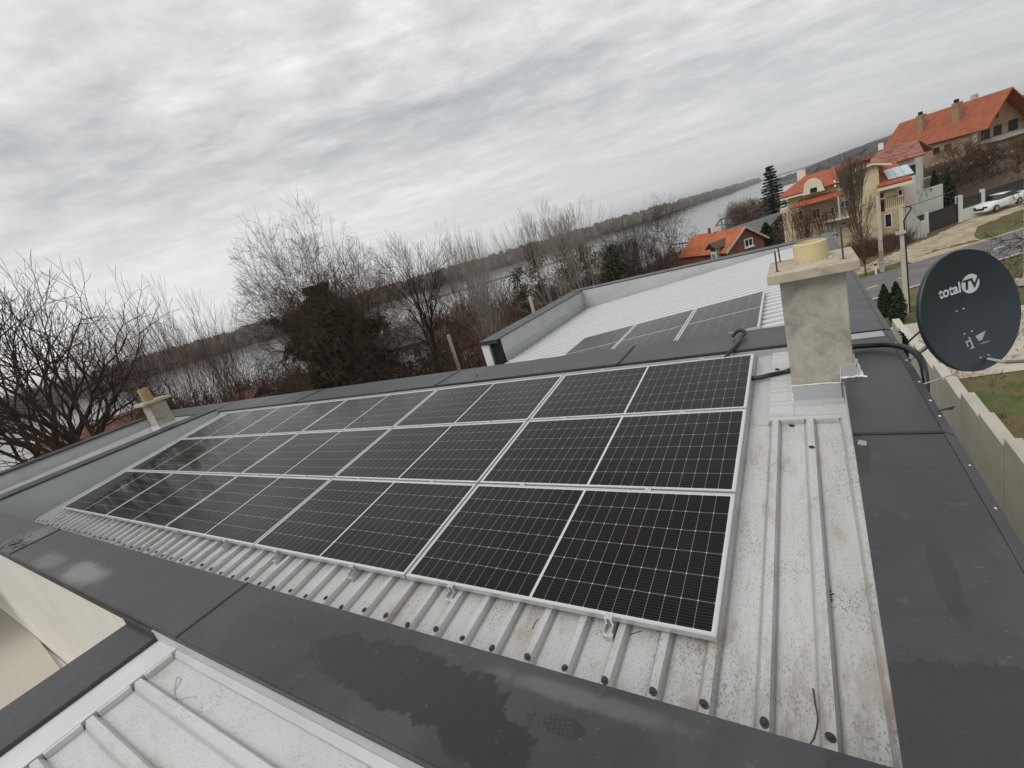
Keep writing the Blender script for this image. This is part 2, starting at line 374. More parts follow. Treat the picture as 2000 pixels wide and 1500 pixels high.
def build_terrain():
    mb = MB()
    rs = [0.5, 3, 6, 9, 12, 15, 18, 21, 24, 28, 32, 36, 40, 45, 50, 55, 60, 66, 72, 80, 90, 100, 108, 120, 140, 170, 210, 260, 320, 400, 500, 600, 640, 665, 700, 742, 760, 800, 850, 905, 940, 1000, 1200, 1500, 1800, 2200, 2900, 3500, 4300, 6000, 8000]
    na = 288
    for r in rs:
        for k in range(na):
            a = 2 * PI * k / na; x, y = CAM.x + r * math.sin(a), CAM.y + r * math.cos(a)
            z = terrain(x, y)
            if r > 14: z += .22 * mnoise.noise(Vector((x * .21, y * .21, 0))) * (0.0 if (k * 360 / na < 60 and r < 105) else 1)
            mb.v.append((x, y, z))
    n = len(rs)
    for i in range(n - 1):
        for k in range(na):
            mb.f.append((i * na + k, i * na + (k + 1) % na, (i + 1) * na + (k + 1) % na, (i + 1) * na + k))
    mb.f = [tuple(reversed(f)) for f in mb.f]
    mt, t, b = new_mat('ground_soil_and_grass'); co = obj_co(t)
    big = t.noise(co, .11, 5, .6, .6); mid = t.noise(co, .7, 6, .65, .5); fine = t.noise(co, 6, 5, .7)
    g = t.mix(t.step(mid, .40, .60), (.17, .14, .075), (.08, .135, .032))
    g = t.mix(t.math('MULTIPLY', t.step(big, .46, .60), .65), g, (.13, .09, .055))
    g = t.mix(t.math('MULTIPLY', t.step(fine, .5, .7), .55), g, (.23, .19, .12))
    s3 = t.n('ShaderNodeSeparateXYZ', None, _0=co)
    brown = t.step(t.math('ADD', t.math('MULTIPLY', s3.outputs[0], 1.0), t.math('MULTIPLY', s3.outputs[1], .06)), 2.0, -3.0)
    g = t.mix(brown, g, t.mix(t.step(mid, .4, .6), (.075, .052, .035), (.11, .08, .055)))
    far = t.step(t.n('ShaderNodeVectorMath', {'operation': 'LENGTH'}, _0=co).outputs['Value'], 90, 220)
    g = t.mix(far, g, (.095, .082, .066))
    t.set(b.inputs['Base Color'], g); t.set(b.inputs['Roughness'], .95); t.set(b.inputs['Specular IOR Level'], .1)
    bump(t, b, t.math('ADD', mid, fine), .6, .15)
    o = mb.build('ground', mt, None, True); tag(o, kind='structure')
build_terrain()
mt, t, b = new_mat('river_water'); co = obj_co(t)
t.set(b.inputs['Base Color'], (.16, .165, .155)); t.set(b.inputs['Roughness'], .16); t.set(b.inputs['IOR'], 1.33)
bump(t, b, t.noise(t.mapping(co, scale=(.5, 1, 1)), .9, 6, .65, .5), .12, .2)
mb = MB()
ring = [(CAM.x + 6500 * math.sin(2 * PI * k / 64), CAM.y + 6500 * math.cos(2 * PI * k / 64), WZ) for k in range(64)]
mb.add(ring, [tuple(reversed(range(64)))])
tag(mb.build('river_water', mt), kind='structure')
# low spit of land in the river
mb = MB()
for k in range(40):
    p0, p1 = -44 + k * .52, -44 + (k + 1) * .52
    def pt(p, r, z): a = math.radians(p); return (CAM.x + r * math.sin(a), CAM.y + r * math.cos(a), z)
    wd = 9 * math.sin(PI * (k + .5) / 40) + 3
    mb.hexa([pt(p0, 390, WZ - 1), pt(p1, 390, WZ - 1), pt(p1, 390 + wd, WZ - 1), pt(p0, 390 + wd, WZ - 1), pt(p0, 391, WZ + .9), pt(p1, 391, WZ + .9), pt(p1, 389 + wd, WZ + 1.1), pt(p0, 389 + wd, WZ + 1.1)])
M['sand'] = plain('wet_sand', (.16, .13, .10), .95, 0, .3, .3)
tag(mb.build('sandbank', 'sand'), kind='structure')

# ------------------------------------------------------------------ road, gravel, yard (right of the building)
def sheet(name, pts, z, mt, th=0.0):
    mb = MB(); mb.quad(*[(p[0], p[1], z) for p in pts]); return tag(mb.build(name, mt), kind='structure')
mt, t, b = new_mat('asphalt'); co = obj_co(t)
c = t.ramp(t.noise(co, .9, 5, .6), [(.3, (.125, .12, .122)), (.7, (.19, .18, .182))])
c = t.mix(t.math('MULTIPLY', t.step(t.noise(t.mapping(co, rot=(0, 0, -.8), scale=(.15, 1.4, 1)), 1.4, 3, .5), .5, .7), .4), c, (.10, .10, .10))
t.set(b.inputs['Base Color'], c); t.set(b.inputs['Roughness'], .85); bump(t, b, t.noise(co, 40, 3, .6), .3, .01); M['asphalt'] = mt
mt, t, b = new_mat('pale_gravel'); co = obj_co(t)
a = t.noise(co, 1.1, 6, .7, .6); f = t.noise(co, 9, 5, .7)
c = t.ramp(a, [(.32, (.26, .20, .13)), (.5, (.44, .36, .25)), (.66, (.60, .52, .39))])
c = t.mix(t.math('MULTIPLY', t.step(f, .5, .68), .5), c, (.20, .15, .09))
t.set(b.inputs['Base Color'], c); t.set(b.inputs['Roughness'], .95); bump(t, b, t.math('ADD', a, f), .7, .08); M['gravel'] = mt
M['yard'] = plain('yard_concrete', (.47, .41, .33), .9, 0, .2, .7, .1)
M['line'] = plain('road_paint', (.72, .72, .68), .8, 0, .2, 4)
# centre line runs through (3.9,39.5) and (13.4,46.7)
C0 = Vector((3.9, 39.5, 0)); RD = Vector((9.5, 7.2, 0)).normalized(); RN = Vector((-RD.y, RD.x, 0))
def rp(a, o): return C0 + RD * a + RN * o
bend = lambda a: -0.010 * max(0, -a) ** 2
pts_f = [rp(a, 2.9 + bend(a)) for a in range(-34, 61, 4)]; pts_n = [rp(a, -2.9 + bend(a)) for a in range(-34, 61, 4)]
mb = MB()
for i in range(len(pts_f) - 1):
    mb.quad(*[(q.x, q.y, GZ + .035) for q in (pts_n[i], pts_n[i + 1], pts_f[i + 1], pts_f[i])])
tag(mb.build('road', 'asphalt'), kind='structure')
mb = MB()
for a in range(-30, 60, 2):
    if a % 4 == 0:
        q = [rp(a * .62 - 3.1 + 3.1, -.06), rp(a * .62 + .85, -.06), rp(a * .62 + .85, .06), rp(a * .62, .06)]
        mb.quad(*[(p.x, p.y, GZ + .040) for p in q])
o = mb.build('lane_marking', 'line'); tag(o, kind='structure')
mb = MB()
for a in range(-6, 60, 4):
    q = [rp(a, -2.70), rp(a + 4, -2.70), rp(a + 4, -2.60), rp(a, -2.60)]
    mb.quad(*[(p.x, p.y, GZ + .040) for p in q])
tag(mb.build('road_edge_line', 'line'), kind='structure')
def strip(name, poly, z, mt):
    mb = MB(); n = len(poly) // 2; rr = random.Random(len(name)); L = []
    for i in range(n - 1):
        for k in range(10):
            f = k / 10; a = Vector(poly[2 * i]).lerp(Vector(poly[2 * i + 2]), f); c = Vector(poly[2 * i + 1]).lerp(Vector(poly[2 * i + 3]), f); u = (c - a).normalized()
            L.append((a + u * (rr.gauss(0, .16) + .5 * mnoise.noise(Vector((i + f, 1.7, 0)))), c + u * (rr.gauss(0, .16) + .5 * mnoise.noise(Vector((i + f, 5.2, 0))))))
    L.append((Vector(poly[-2]), Vector(poly[-1])))
    for (a, c), (a2, c2) in zip(L, L[1:]): mb.quad((a.x, a.y, z), (a2.x, a2.y, z), (c2.x, c2.y, z), (c.x, c.y, z))
    return tag(mb.build(name, mt), kind='structure')
strip('gravel_track', [(2.0, 43.0), (0.5, 45.2), (4.7, 45.4), (4.5, 48.2), (7.1, 47.6), (6.0, 50.6), (9.4, 49.6), (8.2, 53.6), (12.2, 50.8), (10.9, 57.2), (12.6, 53.8), (12.8, 60.5), (13.6, 57.2), (15.0, 63.6), (17.0, 61.4), (19.0, 67.6), (24.0, 66.0), (27.0, 76.0), (36.0, 76.0), (38.0, 88.0)], GZ + .022, 'gravel')
strip('verge_gravel', [(7.6, 45.0), (7.0, 47.5), (12.0, 48.4), (11.4, 49.6), (16.0, 51.6), (15.7, 52.3)], GZ + .028, 'gravel')
strip('paved_yard', [(3.9, 21), (8.2, 22), (3.95, 26), (9.0, 27.2), (4.1, 29.4), (9.6, 30.4)], GZ + .022, 'yard')

# ------------------------------------------------------------------ main building
ZC = .38
bld = thing('commercial_building', 'low grey roofed building carrying the fifteen panel array and the dish, with anthracite parapet copings', 'building', (-5, 1, GZ))
# body walls below the parapets
mb = MB()
mb.box((-11.80, -.955, GZ - 1), (.98, 3.30, -.75))
mb.build('wall', 'render_old', bld)
mb = MB()   # parapet cores, front / right / back / left
mb.box((-11.80, -1.03, -.75), (1.00, -.70, .345))
mb.box((.66, -.70, -.75), (1.00, 3.30, .345))
mb.box((-15.85, 3.30, -1.2), (1.00, 3.86, .345))
mb.box((-11.78, -.70, -1.2), (-11.37, 3.30, .42))
mb.build('parapet_wall', 'inner', bld)
def ribbed(xs, y0, y1, x0, x1, h0, hr, top, base):
    """trapezoid ribs running along y; returns list of (x, h)"""
    pr = [(x0, h0)]
    for c in xs:
        if c - base < x0 or c + base > x1: continue
        pr += [(c - base, h0), (c - top, hr), (c + top, hr), (c + base, h0)]
    pr.append((x1, h0)); return pr
ribs = [.193 + .2265 * k for k in range(-51, 3)]
mb = MB()
def rsheet(prof, y0, y1, ny=1):
    for j in range(ny):
        ya, yb = y0 + (y1 - y0) * j / ny, y0 + (y1 - y0) * (j + 1) / ny
        for (xa, ha), (xb, hb) in zip(prof, prof[1:]):
            mb.quad(roof(xa, ya, ha), roof(xb, ya, hb), roof(xb, yb, hb), roof(xa, yb, ha))
rsheet(ribbed(ribs, 0, 0, -11.37, .08, -.102, -.060, .019, .037), -.72, 3.33)
rsheet(ribbed(ribs, 0, 0, .08, .60, -.102, -.060, .019, .037) + [(.604, -.060), (.66, -.060)], -.72, 2.02)
for c in (.193, .4195):   # closed rib ends
    mb.quad(roof(c - .037, 2.02, -.102), roof(c - .019, 2.02, -.060), roof(c + .019, 2.02, -.060), roof(c + .037, 2.02, -.102))
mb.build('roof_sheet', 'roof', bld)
mb = MB()   # flat plates round the chimney, rib closures
def rbox(x0, x1, y0, y1, h0, h1, M_=None):
    (M_ or mb).hexa([roof(x0, y0, h0), roof(x1, y0, h0), roof(x1, y1, h0), roof(x0, y1, h0), roof(x0, y0, h1), roof(x1, y0, h1), roof(x1, y1, h1), roof(x0, y1, h1)])
rbox(.145, .66, 2.024, 3.32, -.104, -.068)
rbox(.150, .315, 2.10, 2.62, -.068, -.062)
rbox(.150, .315, 2.66, 3.05, -.068, -.064)
rbox(.232, .381, 2.000, 2.022, -.101, -.062)
rbox(.458, .600, 2.000, 2.022, -.101, -.062)
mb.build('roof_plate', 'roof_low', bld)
mb = MB(); rbox(.06, .148, 2.0, 3.30, -.1015, -.092); rbox(.136, .144, 1.98, 3.20, -.092, -.078)
mb.build('roof_seam', 'flash', bld)
# light flashing along back and right parapets (inside faces)
mb = MB()
mb.box((-11.36, 3.262, -.1), (.66, 3.298, .346))
mb.box((-11.366, -.60, -.3), (-11.34, 3.26, .42))
mb.build('parapet_flashing', 'inner', bld)
mb = MB(); mb.box((.652, -.7, -.4), (.658, 2.2, .345)); 
for i in range(8):
    ya, yb = -.7 + i * .36, -.7 + (i + 1) * .36
mb.build('parapet_flashing', 'roof', bld)
mb = MB()   # cream insulation boards on the front wall, ending above bare render
mb.box((-20, -1.062, -1.82), (-3.64, -.96, .262))
mb.box((-10.58, -1.062, -2.46), (-3.64, -.96, -1.82))
mb.build('facade_board', 'render', bld)
mb = MB(); mb.box((-20, -.955, GZ - 1), (-11.8, 3.2, -.02)); mb.build('wall', 'render_old', bld)
tq = onz(117, 1306, -1.83); tq2 = tq + (tq - Vector((-10.6, -1.066, -1.83))) * 8
mb = MB(); mb.prism([Vector((-40, -1.066, -1.83)), Vector((-10.6, -1.066, -1.83)), tq2, Vector((-40, tq2.y, -1.83))], (0, 0, -.25)); mb.build('terrace_slab', 'render_old', bld)
mb = MB(); mb.prism([Vector((-10.55, -1.07, -1.9)), tq2 + Vector((.2, 0, -.1)), Vector((-3.0, tq2.y, -1.95)), Vector((-3.64, -1.07, -1.95))], (0, 0, -.25)); mb.build('terrace_slab', 'render', bld)
# copings: sheet-metal covers in lengths with open seams
def coping(x0, x1, y0, y1, z=ZC, th=.022, drops='', lip=.085, mt='coping', skew=None, parent=bld, tw=.008):
    mb = MB(); sk = skew or (x0, x1, x1, x0)
    P = [(sk[0], y0), (sk[1], y0), (sk[2], y1), (sk[3], y1)]
    mb.hexa([(p[0], p[1], z - th) for p in P] + [(p[0], p[1], z) for p in P])
    if 'S' in drops: mb.box((x0, y0 - tw, z - lip), (x1, y0 - .0005, z - .002))
    if 'N' in drops: mb.box((x0, y1 + .0005, z - lip), (x1, y1 + tw, z - .002))
    if 'E' in drops: mb.hexa([(sk[1] + .0005, y0, z - lip), (sk[1] + tw, y0, z - lip), (sk[2] + tw, y1, z - lip), (sk[2] + .0005, y1, z - lip), (sk[1] + .0005, y0, z - .002), (sk[1] + tw, y0, z - .002), (sk[2] + tw, y1, z - .002), (sk[2] + .0005, y1, z - .002)])
    if 'W' in drops: mb.box((x0 - tw, y0, z - lip), (x0 - .0005, y1, z - .002))
    return mb.build('coping', mt, parent)
YI = -.645
coping(-13.6, -7.140, -1.10, YI, drops='S')
coping(-7.126, -2.812, -1.10, YI, z=ZC - .002, drops='S')
coping(-2.798, .598, -1.10, YI, z=ZC + .002, drops='S')
for X in (-7.133, -2.805):     # dark laps in the open seams
    mb = MB(); mb.box((X - .010, -1.10, ZC - .02), (X + .011, YI, ZC + .0065)); mb.build('seam_lap', 'black', bld)
inx = lambda y: .598 + .021 * (y + .645)
outx = lambda y: 1.055 - .006 * (y + .6)
segs = [(-1.10, 1.312), (1.330, 3.375), (3.395, 7.1), (7.115, 11.5)]
for i, (a, bq) in enumerate(segs):
    coping(0, 0, a, bq, z=ZC + (.003, 0, .004, 0)[i], drops='', skew=(inx(a), outx(a), outx(bq), inx(bq)), th=.03)
    mb = MB(); z = ZC + (.003, 0, .004, 0)[i]    # outer edge strip folded down
    mb.hexa([(outx(a) + .001, a, z - .03), (outx(a) + .050, a, z - .11), (outx(bq) + .050, bq, z - .11), (outx(bq) + .001, bq, z - .03), (outx(a) + .001, a, z + .004), (outx(a) + .050, a, z - .018), (outx(bq) + .050, bq, z - .018), (outx(bq) + .001, bq, z + .004)])
    mb.build('coping_edge', 'coping_far', bld)
for y0 in (1.318, 3.381):
    mb = MB(); mb.box((inx(y0), y0 - .010, ZC - .02), (outx(y0), y0 + .016, ZC + .0075)); mb.build('seam_lap', 'black', bld)
mb = MB()      # pale worn lap beyond the seam
mb.box((inx(3.2) + .005, 3.18, ZC + .0012), (outx(3.2) - .02, 3.345, ZC + .004)); mb.build('worn_lap', 'flash', bld)
bx = [-15.9, -11.72, -8.16, -4.40, -1.462, .62]
for i in range(5):
    coping(bx[i] + .007, bx[i + 1] - .007, 3.292, 3.985, z=ZC + .003 * (i % 2), drops='N', mt='coping')
for X in bx[1:5]:
    mb = MB(); mb.box((X - .012, 3.290, ZC - .02), (X + .014, 3.988, ZC + .010)); mb.build('seam_lap', 'black', bld)
coping(-11.86, -11.335, -.62, 3.27, z=.452, drops='E', lip=.035)
# screws with dark washers on the rib crowns
me = None
spots = [(c, -.285) for c in ribs if c < .6] + [(.4195, 1.62), (.193, 2.9), (.30, 1.97)]
for i, (c, y) in enumerate(spots):
    if me is None:
        mb = MB(); mb.cyl((0, 0, 0), (0, 0, .003), .0175, 12); mb.cyl((0, 0, .0032), (0, 0, .010), .008, 6)
        o = mb.build('roof_screw', 'screw', bld); me = o.data
    else:
        o = bpy.data.objects.new('roof_screw', me); COL.objects.link(o); par(o, bld)
    o.location = roof(c + R.uniform(-.004, .004), y + R.uniform(-.02, .02), -.0595 if i < len(spots) - 1 else -.10)
    o.rotation_euler = (TILT, 0, R.random()); 
    o.scale = (1, R.uniform(1.0, 1.4), 1)
me = None
for y in (-.35, .05, .62, .98, 1.55, 1.78, 2.1, 2.55, 3.0, 4.1, 5.2, 6.3):
    if me is None:
        mb = MB(); mb.cyl((0, 0, 0), (0, 0, .006), .0075, 8); o = mb.build('coping_screw', 'white', bld); me = o.data
    else:
        o = bpy.data.objects.new('coping_screw', me); COL.objects.link(o); par(o, bld)
    o.location = (outx(y) + .028, y, ZC - .011)
# chimney on the right parapet
CX0, CX1, CY0, CY1 = .318, .728, 2.29, 2.72
mb = MB(); mb.box((CX0, CY0, -.1), (CX1, CY1, 1.20))
ch = mb.build('chimney', 'concrete', bld, bevel=.008); ch['label'] = 'square rendered chimney beside the right coping'
mb = MB(); mb.box((.245, 2.19, 1.19), (.805, 2.83, 1.262)); mb.build('chimney_cap', 'capconc', ch, bevel=.008)
fx, fy = .535, 2.555; mb = MB()
n = 40; ro, ri = .112, .098
for k in range(n):
    a0, a1 = 2 * PI * k / n, 2 * PI * (k + 1) / n
    P = lambda r, a, z: (fx + r * math.cos(a), fy + r * math.sin(a), z)
    mb.quad(P(ro, a0, 1.255), P(ro, a1, 1.255), P(ro, a1, 1.397), P(ro, a0, 1.397))
    mb.quad(P(ro, a0, 1.397), P(ro, a1, 1.397), P(ri, a1, 1.405), P(ri, a0, 1.405))
    mb.quad(P(ri, a0, 1.405), P(ri, a1, 1.405), P(ri, a1, 1.26), P(ri, a0, 1.26))
mb.quad(*[P(ri, 2 * PI * k / n, 1.30) for k in range(n)])
mb.build('flue_pipe', 'pot', ch)
mb = MB()
for k in range(22):
    a = 2 * PI * k / 22 + R.uniform(-.1, .1); rr = ro + R.uniform(.004, .03)
    p = Vector((fx + rr * math.cos(a), fy + rr * math.sin(a), 1.262)); s_ = R.uniform(.01, .028)
    mb.tube([p + Vector((0, 0, -.006)), p + Vector((0, 0, .004 + s_ * .3))], [s_, s_ * .5], 6)
mb.build('mortar_collar', 'capconc', ch)
for (bx_, by_, h, lx, ly, mn) in ((.312, 2.32, .165, .0, .01, 'rust'), (.322, 2.77, .14, -.005, 0, 'rust'), (.722, 2.33, .28, .0, .012, 'rust')):
    p = Vector((bx_, by_, 1.25)); mb = MB(); mb.tube([p, p + Vector((lx * .5, ly * .5, h * .5)), p + Vector((lx, ly, h))], .0058, 6)
    mb.tube([p + Vector((0, 0, .011)), p + Vector((0, 0, .0155))], [.026, .008], 8); mb.build('reinforcing_bar', mn, ch)
mb = MB()     # metal apron and upstands at the foot
mb.hexa([(CX0 - .004, 2.06, .135), (.648, 2.06, .135), (.648, 2.288, .2), (CX0 - .004, 2.288, .2), (CX0 - .004, 2.06, .150), (.648, 2.06, .150), (.648, 2.288, .215), (CX0 - .004, 2.288, .215)])
mb.box((CX0 - .005, 2.276, .14), (.638, 2.2885, .335))
mb.build('chimney_flashing', 'inner', ch)
mb = MB(); mb.box((.650, 2.272, ZC + .001), (CX1 + .012, 2.2885, ZC + .098)); mb.box((CX1 + .0006, 2.2886, ZC + .001), (CX1 + .012, CY1 + .01, ZC + .098)); mb.build('chimney_flashing', 'inner', ch)
mb = MB()     # sealant runs
def bead(pts, r=.008):
    q = []
    for a, c in zip(pts, pts[1:]):
        a, c = Vector(a), Vector(c)
        for i in range(8): q.append(a.lerp(c, i / 8) + Vector((R.uniform(-1, 1), R.uniform(-1, 1), R.uniform(-1, 1))) * r * .4)
    q.append(Vector(pts[-1])); mb.tube(q, [r * R.uniform(.6, 1.3) for _ in q], 6)
bead([(CX0 - .004, 2.280, .340), (.640, 2.280, .340)], .0065); bead([(.640, 2.278, .340), (.646, 2.276, .47)], .004)
bead([(.642, 2.262, .386), (.745, 2.258, .386), (.80, 2.25, .386)], .009); bead([(CX1 + .016, 2.27, .386), (CX1 + .022, 2.75, .386)], .012); bead([(CX1 + .04, 2.262, .384), (CX1 + .035, 2.62, .384)], .014)
bead([(CX0 - .006, 2.282, .33), (.318, 2.276, .15)], .006)
mb.build('sealant_bead', 'sealant', ch)

# ------------------------------------------------------------------ lower block on the left, beyond the left parapet
lb = thing('side_building', 'lower grey block beyond the left parapet with a ribbed roof and small chimney', 'building', (-13.6, 1, GZ))
mb = MB(); mb.box((-15.95, -.9, GZ - 1), (-11.9, 3.2, -.25)); mb.build('wall', 'render_old', lb)
mb = MB(); mb.box((-15.93, -3.0, -.3), (-15.56, 3.29, .42)); mb.build('parapet_wall', 'flash', lb)
mb = MB(); mb.box((-16.02, -3.0, .425), (-15.50, 3.285, .452)); mb.box((-15.515, -3.0, .40), (-15.498, 3.285, .424)); mb.build('coping', 'coping_far', lb)
mb = MB()
prof = [(-15.55, .02)]
for k in range(16):
    c = -15.4 + .2265 * k; prof += [(c - .037, .02), (c - .019, .062), (c + .019, .062), (c + .037, .02)]
prof.append((-11.80, .02))
for (xa, ha), (xb, hb) in zip(prof, prof[1:]):
    mb.quad((xa, -3, ha - .06), (xb, -3, hb - .06), (xb, 3.295, hb + .12), (xa, 3.295, ha + .12))
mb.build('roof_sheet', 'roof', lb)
SX0, SX1, SY0, SY1 = -12.43, -12.02, 2.31, 2.66
mb = MB(); mb.box((SX0, SY0, -.1), (SX1, SY1, 1.02)); sc_ = mb.build('chimney', 'concrete', lb, bevel=.008)
mb = MB(); mb.box((SX0 - .09, SY0 - .10, 1.022), (SX1 + .07, SY1 + .12, 1.085)); mb.build('chimney_cap', 'capconc', sc_, bevel=.006)
mb = MB(); mb.tube([(-12.24, 2.43, 1.08), (-12.24, 2.43, 1.39)], .105, 20); mb.build('flue_pipe', 'potdark', sc_)
mb = MB(); mb.box((SX0 - .012, SY0 - .012, .2), (SX1 + .012, SY1 + .012, .50)); mb.build('chimney_flashing', 'flash2', sc_)

# ------------------------------------------------------------------ lower front roof (the photographer stands on it)
fb_ = thing('front_annex', 'low annex roof at the bottom left with pale ribbed sheet and dark side coping', 'annex', (0, -4, GZ))
mb = MB(); mb.box((-3.60, -8, GZ - 1), (4, -1.064, .2)); mb.build('wall', 'render', fb_)
PZ = .262
prof = [(-1.135, PZ)]
for k in range(26):
    c = -1.332 - .2245 * k; prof += [(c + .034, PZ), (c + .0145, PZ + .040), (c - .0145, PZ + .040), (c - .034, PZ)]
prof.append((-7.5, PZ)); mb = MB()
for (ya, za), (yb, zb) in zip(prof, prof[1:]): mb.quad((-2.83, ya, za), (4, ya, za), (4, yb, zb), (-2.83, yb, zb))
mb.f = [tuple(reversed(f)) for f in mb.f]
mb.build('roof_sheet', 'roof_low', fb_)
mb = MB()       # rib closures and end flashing
for k in range(-1, 25):
    c0 = -1.332 - .2245 * k - .034; c1 = -1.332 - .2245 * (k + 1) + .034
    if k == -1: c0 = -1.150
    mb.box((-2.852, c1 + .002, PZ - .01), (-2.832, c0 - .002, PZ + .034))
mb.hexa([(-3.16, -7.5, PZ), (-2.853, -7.5, PZ), (-2.853, -1.11, PZ), (-3.16, -1.11, PZ), (-3.16, -7.5, PZ + .012), (-2.853, -7.5, PZ + .037), (-2.853, -1.11, PZ + .037), (-3.16, -1.11, PZ + .012)])
mb.build('roof_flashing', 'flash2', fb_)
mb = MB()
mb.box((-3.17, -1.118, .20), (4, -1.109, .352))
mb.hexa([(-3.0, -1.150, .266), (4, -1.150, .266), (4, -1.119, .285), (-3.0, -1.119, .285), (-3.0, -1.150, .274), (4, -1.150, .274), (4, -1.119, .294), (-3.0, -1.119, .294)])
mb.build('wall_flashing', 'flash', fb_)
mb = MB(); mb.hexa([(-3.62, -8, .278), (-3.165, -8, .272), (-3.165, -1.112, .272), (-3.62, -1.112, .278), (-3.62, -8, .306), (-3.165, -8, .300), (-3.165, -1.112, .300), (-3.62, -1.112, .306)])
mb.box((-3.632, -8, .20), (-3.621, -1.112, .302)); mb.box((-3.164, -8, .235), (-3.158, -1.112, .298))
mb.build('coping', 'coping', fb_)
mb = MB(); mb.box((-3.75, -1.75, .10), (-3.634, -1.18, .13)); mb.box((-3.73, -1.75, .13), (-3.72, -1.18, .16)); mb.build('wall_ledge', 'flash', fb_)
bx_ = MB(); bx_.box((-3.66, -1.125, .28), (-3.15, -1.106, .345)); bx_.build('coping_end', 'coping_far', fb_)

# ------------------------------------------------------------------ second roof beyond the back coping
fr = thing('rear_building', 'taller rear block with white corrugated roof and its own three panels', 'building', (-2, 7.5, GZ))
FS = .0912
def froof(x, y, h=0.0): return Vector((x, y, .317 + FS * (x + .077) - .125 + h))
mb = MB(); mb.box((-5.36, 6.2, GZ - 1), (1.0, 11.4, -.45)); mb.box((-3.3, 3.99, GZ - 1), (1.0, 6.2, -.45)); mb.build('wall', 'render', fr)
mb = MB(); yr = [4.05 + .2265 * k for k in range(31)]; prof = [(4.0, 0)]
for c in yr: prof += [(c - .064, 0), (c - .050, .068), (c + .050, .068), (c + .064, 0)]
prof.append((11.03, 0))
for (ya, ha), (yb, hb) in zip(prof, prof[1:]):
    x0 = -5.0
    mb.quad(froof(x0, ya, ha), froof(1.0, ya, ha), froof(1.0, yb, hb), froof(x0, yb, hb))
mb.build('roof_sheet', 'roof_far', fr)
mb = MB(); mb.box((-5.40, 6.30, -.9), (-5.06, 11.0, .325)); mb.build('parapet_wall', 'flash', fr)
mb = MB(); mb.hexa([(-5.059, 6.30, -.7), (-5.045, 6.30, -.7), (-5.045, 11.0, -.7), (-5.059, 11.0, -.7), (-5.059, 6.30, -.02), (-5.050, 6.30, -.02), (-5.050, 11.0, -.02), (-5.059, 11.0, -.02)]); mb.build('parapet_flashing', 'inner', fr)
mb = MB(); mb.box((-5.40, 11.0, -.9), (1.1, 11.4, .335)); mb.build('parapet_wall', 'flash', fr)
mb = MB(); mb.box((-5.50, 6.12, .328), (-5.03, 11.02, .352)); mb.box((-5.51, 6.12, .27), (-5.501, 11.02, .35)); mb.box((-5.50, 6.105, .27), (-5.03, 6.118, .35)); mb.build('coping', 'coping_far', fr)
for a, c in ((-5.50, -2.62), (-2.60, 1.12)):
    mb = MB(); mb.box((a, 11.03, .338), (c, 11.48, .362)); mb.box((a, 11.018, .31), (c, 11.029, .36)); mb.build('coping', 'coping_far', fr)
mb = MB(); mb.box((-5.49, 6.14, -1.5), (-5.30, 6.28, .325)); mb.build('board', 'white', fr)
mb = MB(); mb.box((-5.29, 6.20, -.9), (-5.06, 6.295, .32)); mb.build('hollow_end', 'hole', fr)
mb = MB(); mb.box((-5.285, 6.13, -.9), (-5.27, 6.199, .32)); mb.build('board_edge', 'steel', fr)

# ------------------------------------------------------------------ solar panels
PL, PWD, PT = 2.094, 1.038, .035
def frame_mesh(L, Wd, fw=.011):
    mb = MB()
    mb.box((0, 0, -PT), (L, fw, 0)); mb.box((0, Wd - fw, -PT), (L, Wd, 0)); mb.box((0, fw, -PT), (fw, Wd - fw, 0)); mb.box((L - fw, fw, -PT), (L, Wd - fw, 0)); return mb
def clamp_mesh(end):
    mb = MB(); y = -.012 if end else -.010
    mb.box((-.022, y - .008, -.002), (.022, .012, .005)); mb.box((-.022, y - .010, -.040), (-.010, y, -.001)) ; mb.box((.010, y - .010, -.040), (.022, y, -.001))
    mb.cyl((0, y + .006, .005), (0, y + .006, .012), .007, 8)
    if end: mb.box((-.024, -.075, -.098), (.024, .05, -.064)); mb.box((-.024, -.060, -.064), (-.018, -.010, -.036)); mb.box((.018, -.060, -.064), (.024, -.010, -.036))
    return mb
def make_panel(mt):
    root = bpy.data.objects.new('solar_panel', None); COL.objects.link(root); root['rot'] = 1; root.empty_display_size = .2
    frame_mesh(PL, PWD).build('frame', 'alu', root)
    mb = MB(); mb.quad((.010, .010, -.003), (PL - .010, .010, -.003), (PL - .010, PWD - .010, -.003), (.010, PWD - .010, -.003)); mb.build('cell_sheet', mt, root)
    mb = MB(); mb.box((.012, .012, -.010), (PL - .012, PWD - .012, -.006)); mb.build('back_sheet', 'white', root)
    return root
def copy_thing(o):
    c = o.copy(); COL.objects.link(c)
    for ch_ in o.children:
        d = ch_.copy(); COL.objects.link(d); d.parent = c
    return c
proto = make_panel('cells'); first = True
cme = {}
rown = ['front row nearest the camera', 'middle row', 'back row along the far coping']
coln = ['at the chimney end', 'second from the chimney end', 'third from the chimney end', 'fourth from the chimney end', 'at the far left end']
for r in range(3):
    for c in range(5):
        o = proto if first else copy_thing(proto)
        if not first: pass
        first = False
        o.location = roof(-2.114 * (c + 1) + .010, 1.058 * r + .010, 0)
        o.rotation_euler = (TILT, 0, 0)
        tag(o, 'dark solar panel in the ' + rown[r] + ', ' + coln[c], 'solar panel', 'solar panels of the large array')
panels = [o for o in COL.objects if o.name.startswith('solar_panel')]
cl_x = {0: [(.20, .73)] * 5, 1: [(.21, .74)] * 5, 2: [(.22, .76)] * 5}
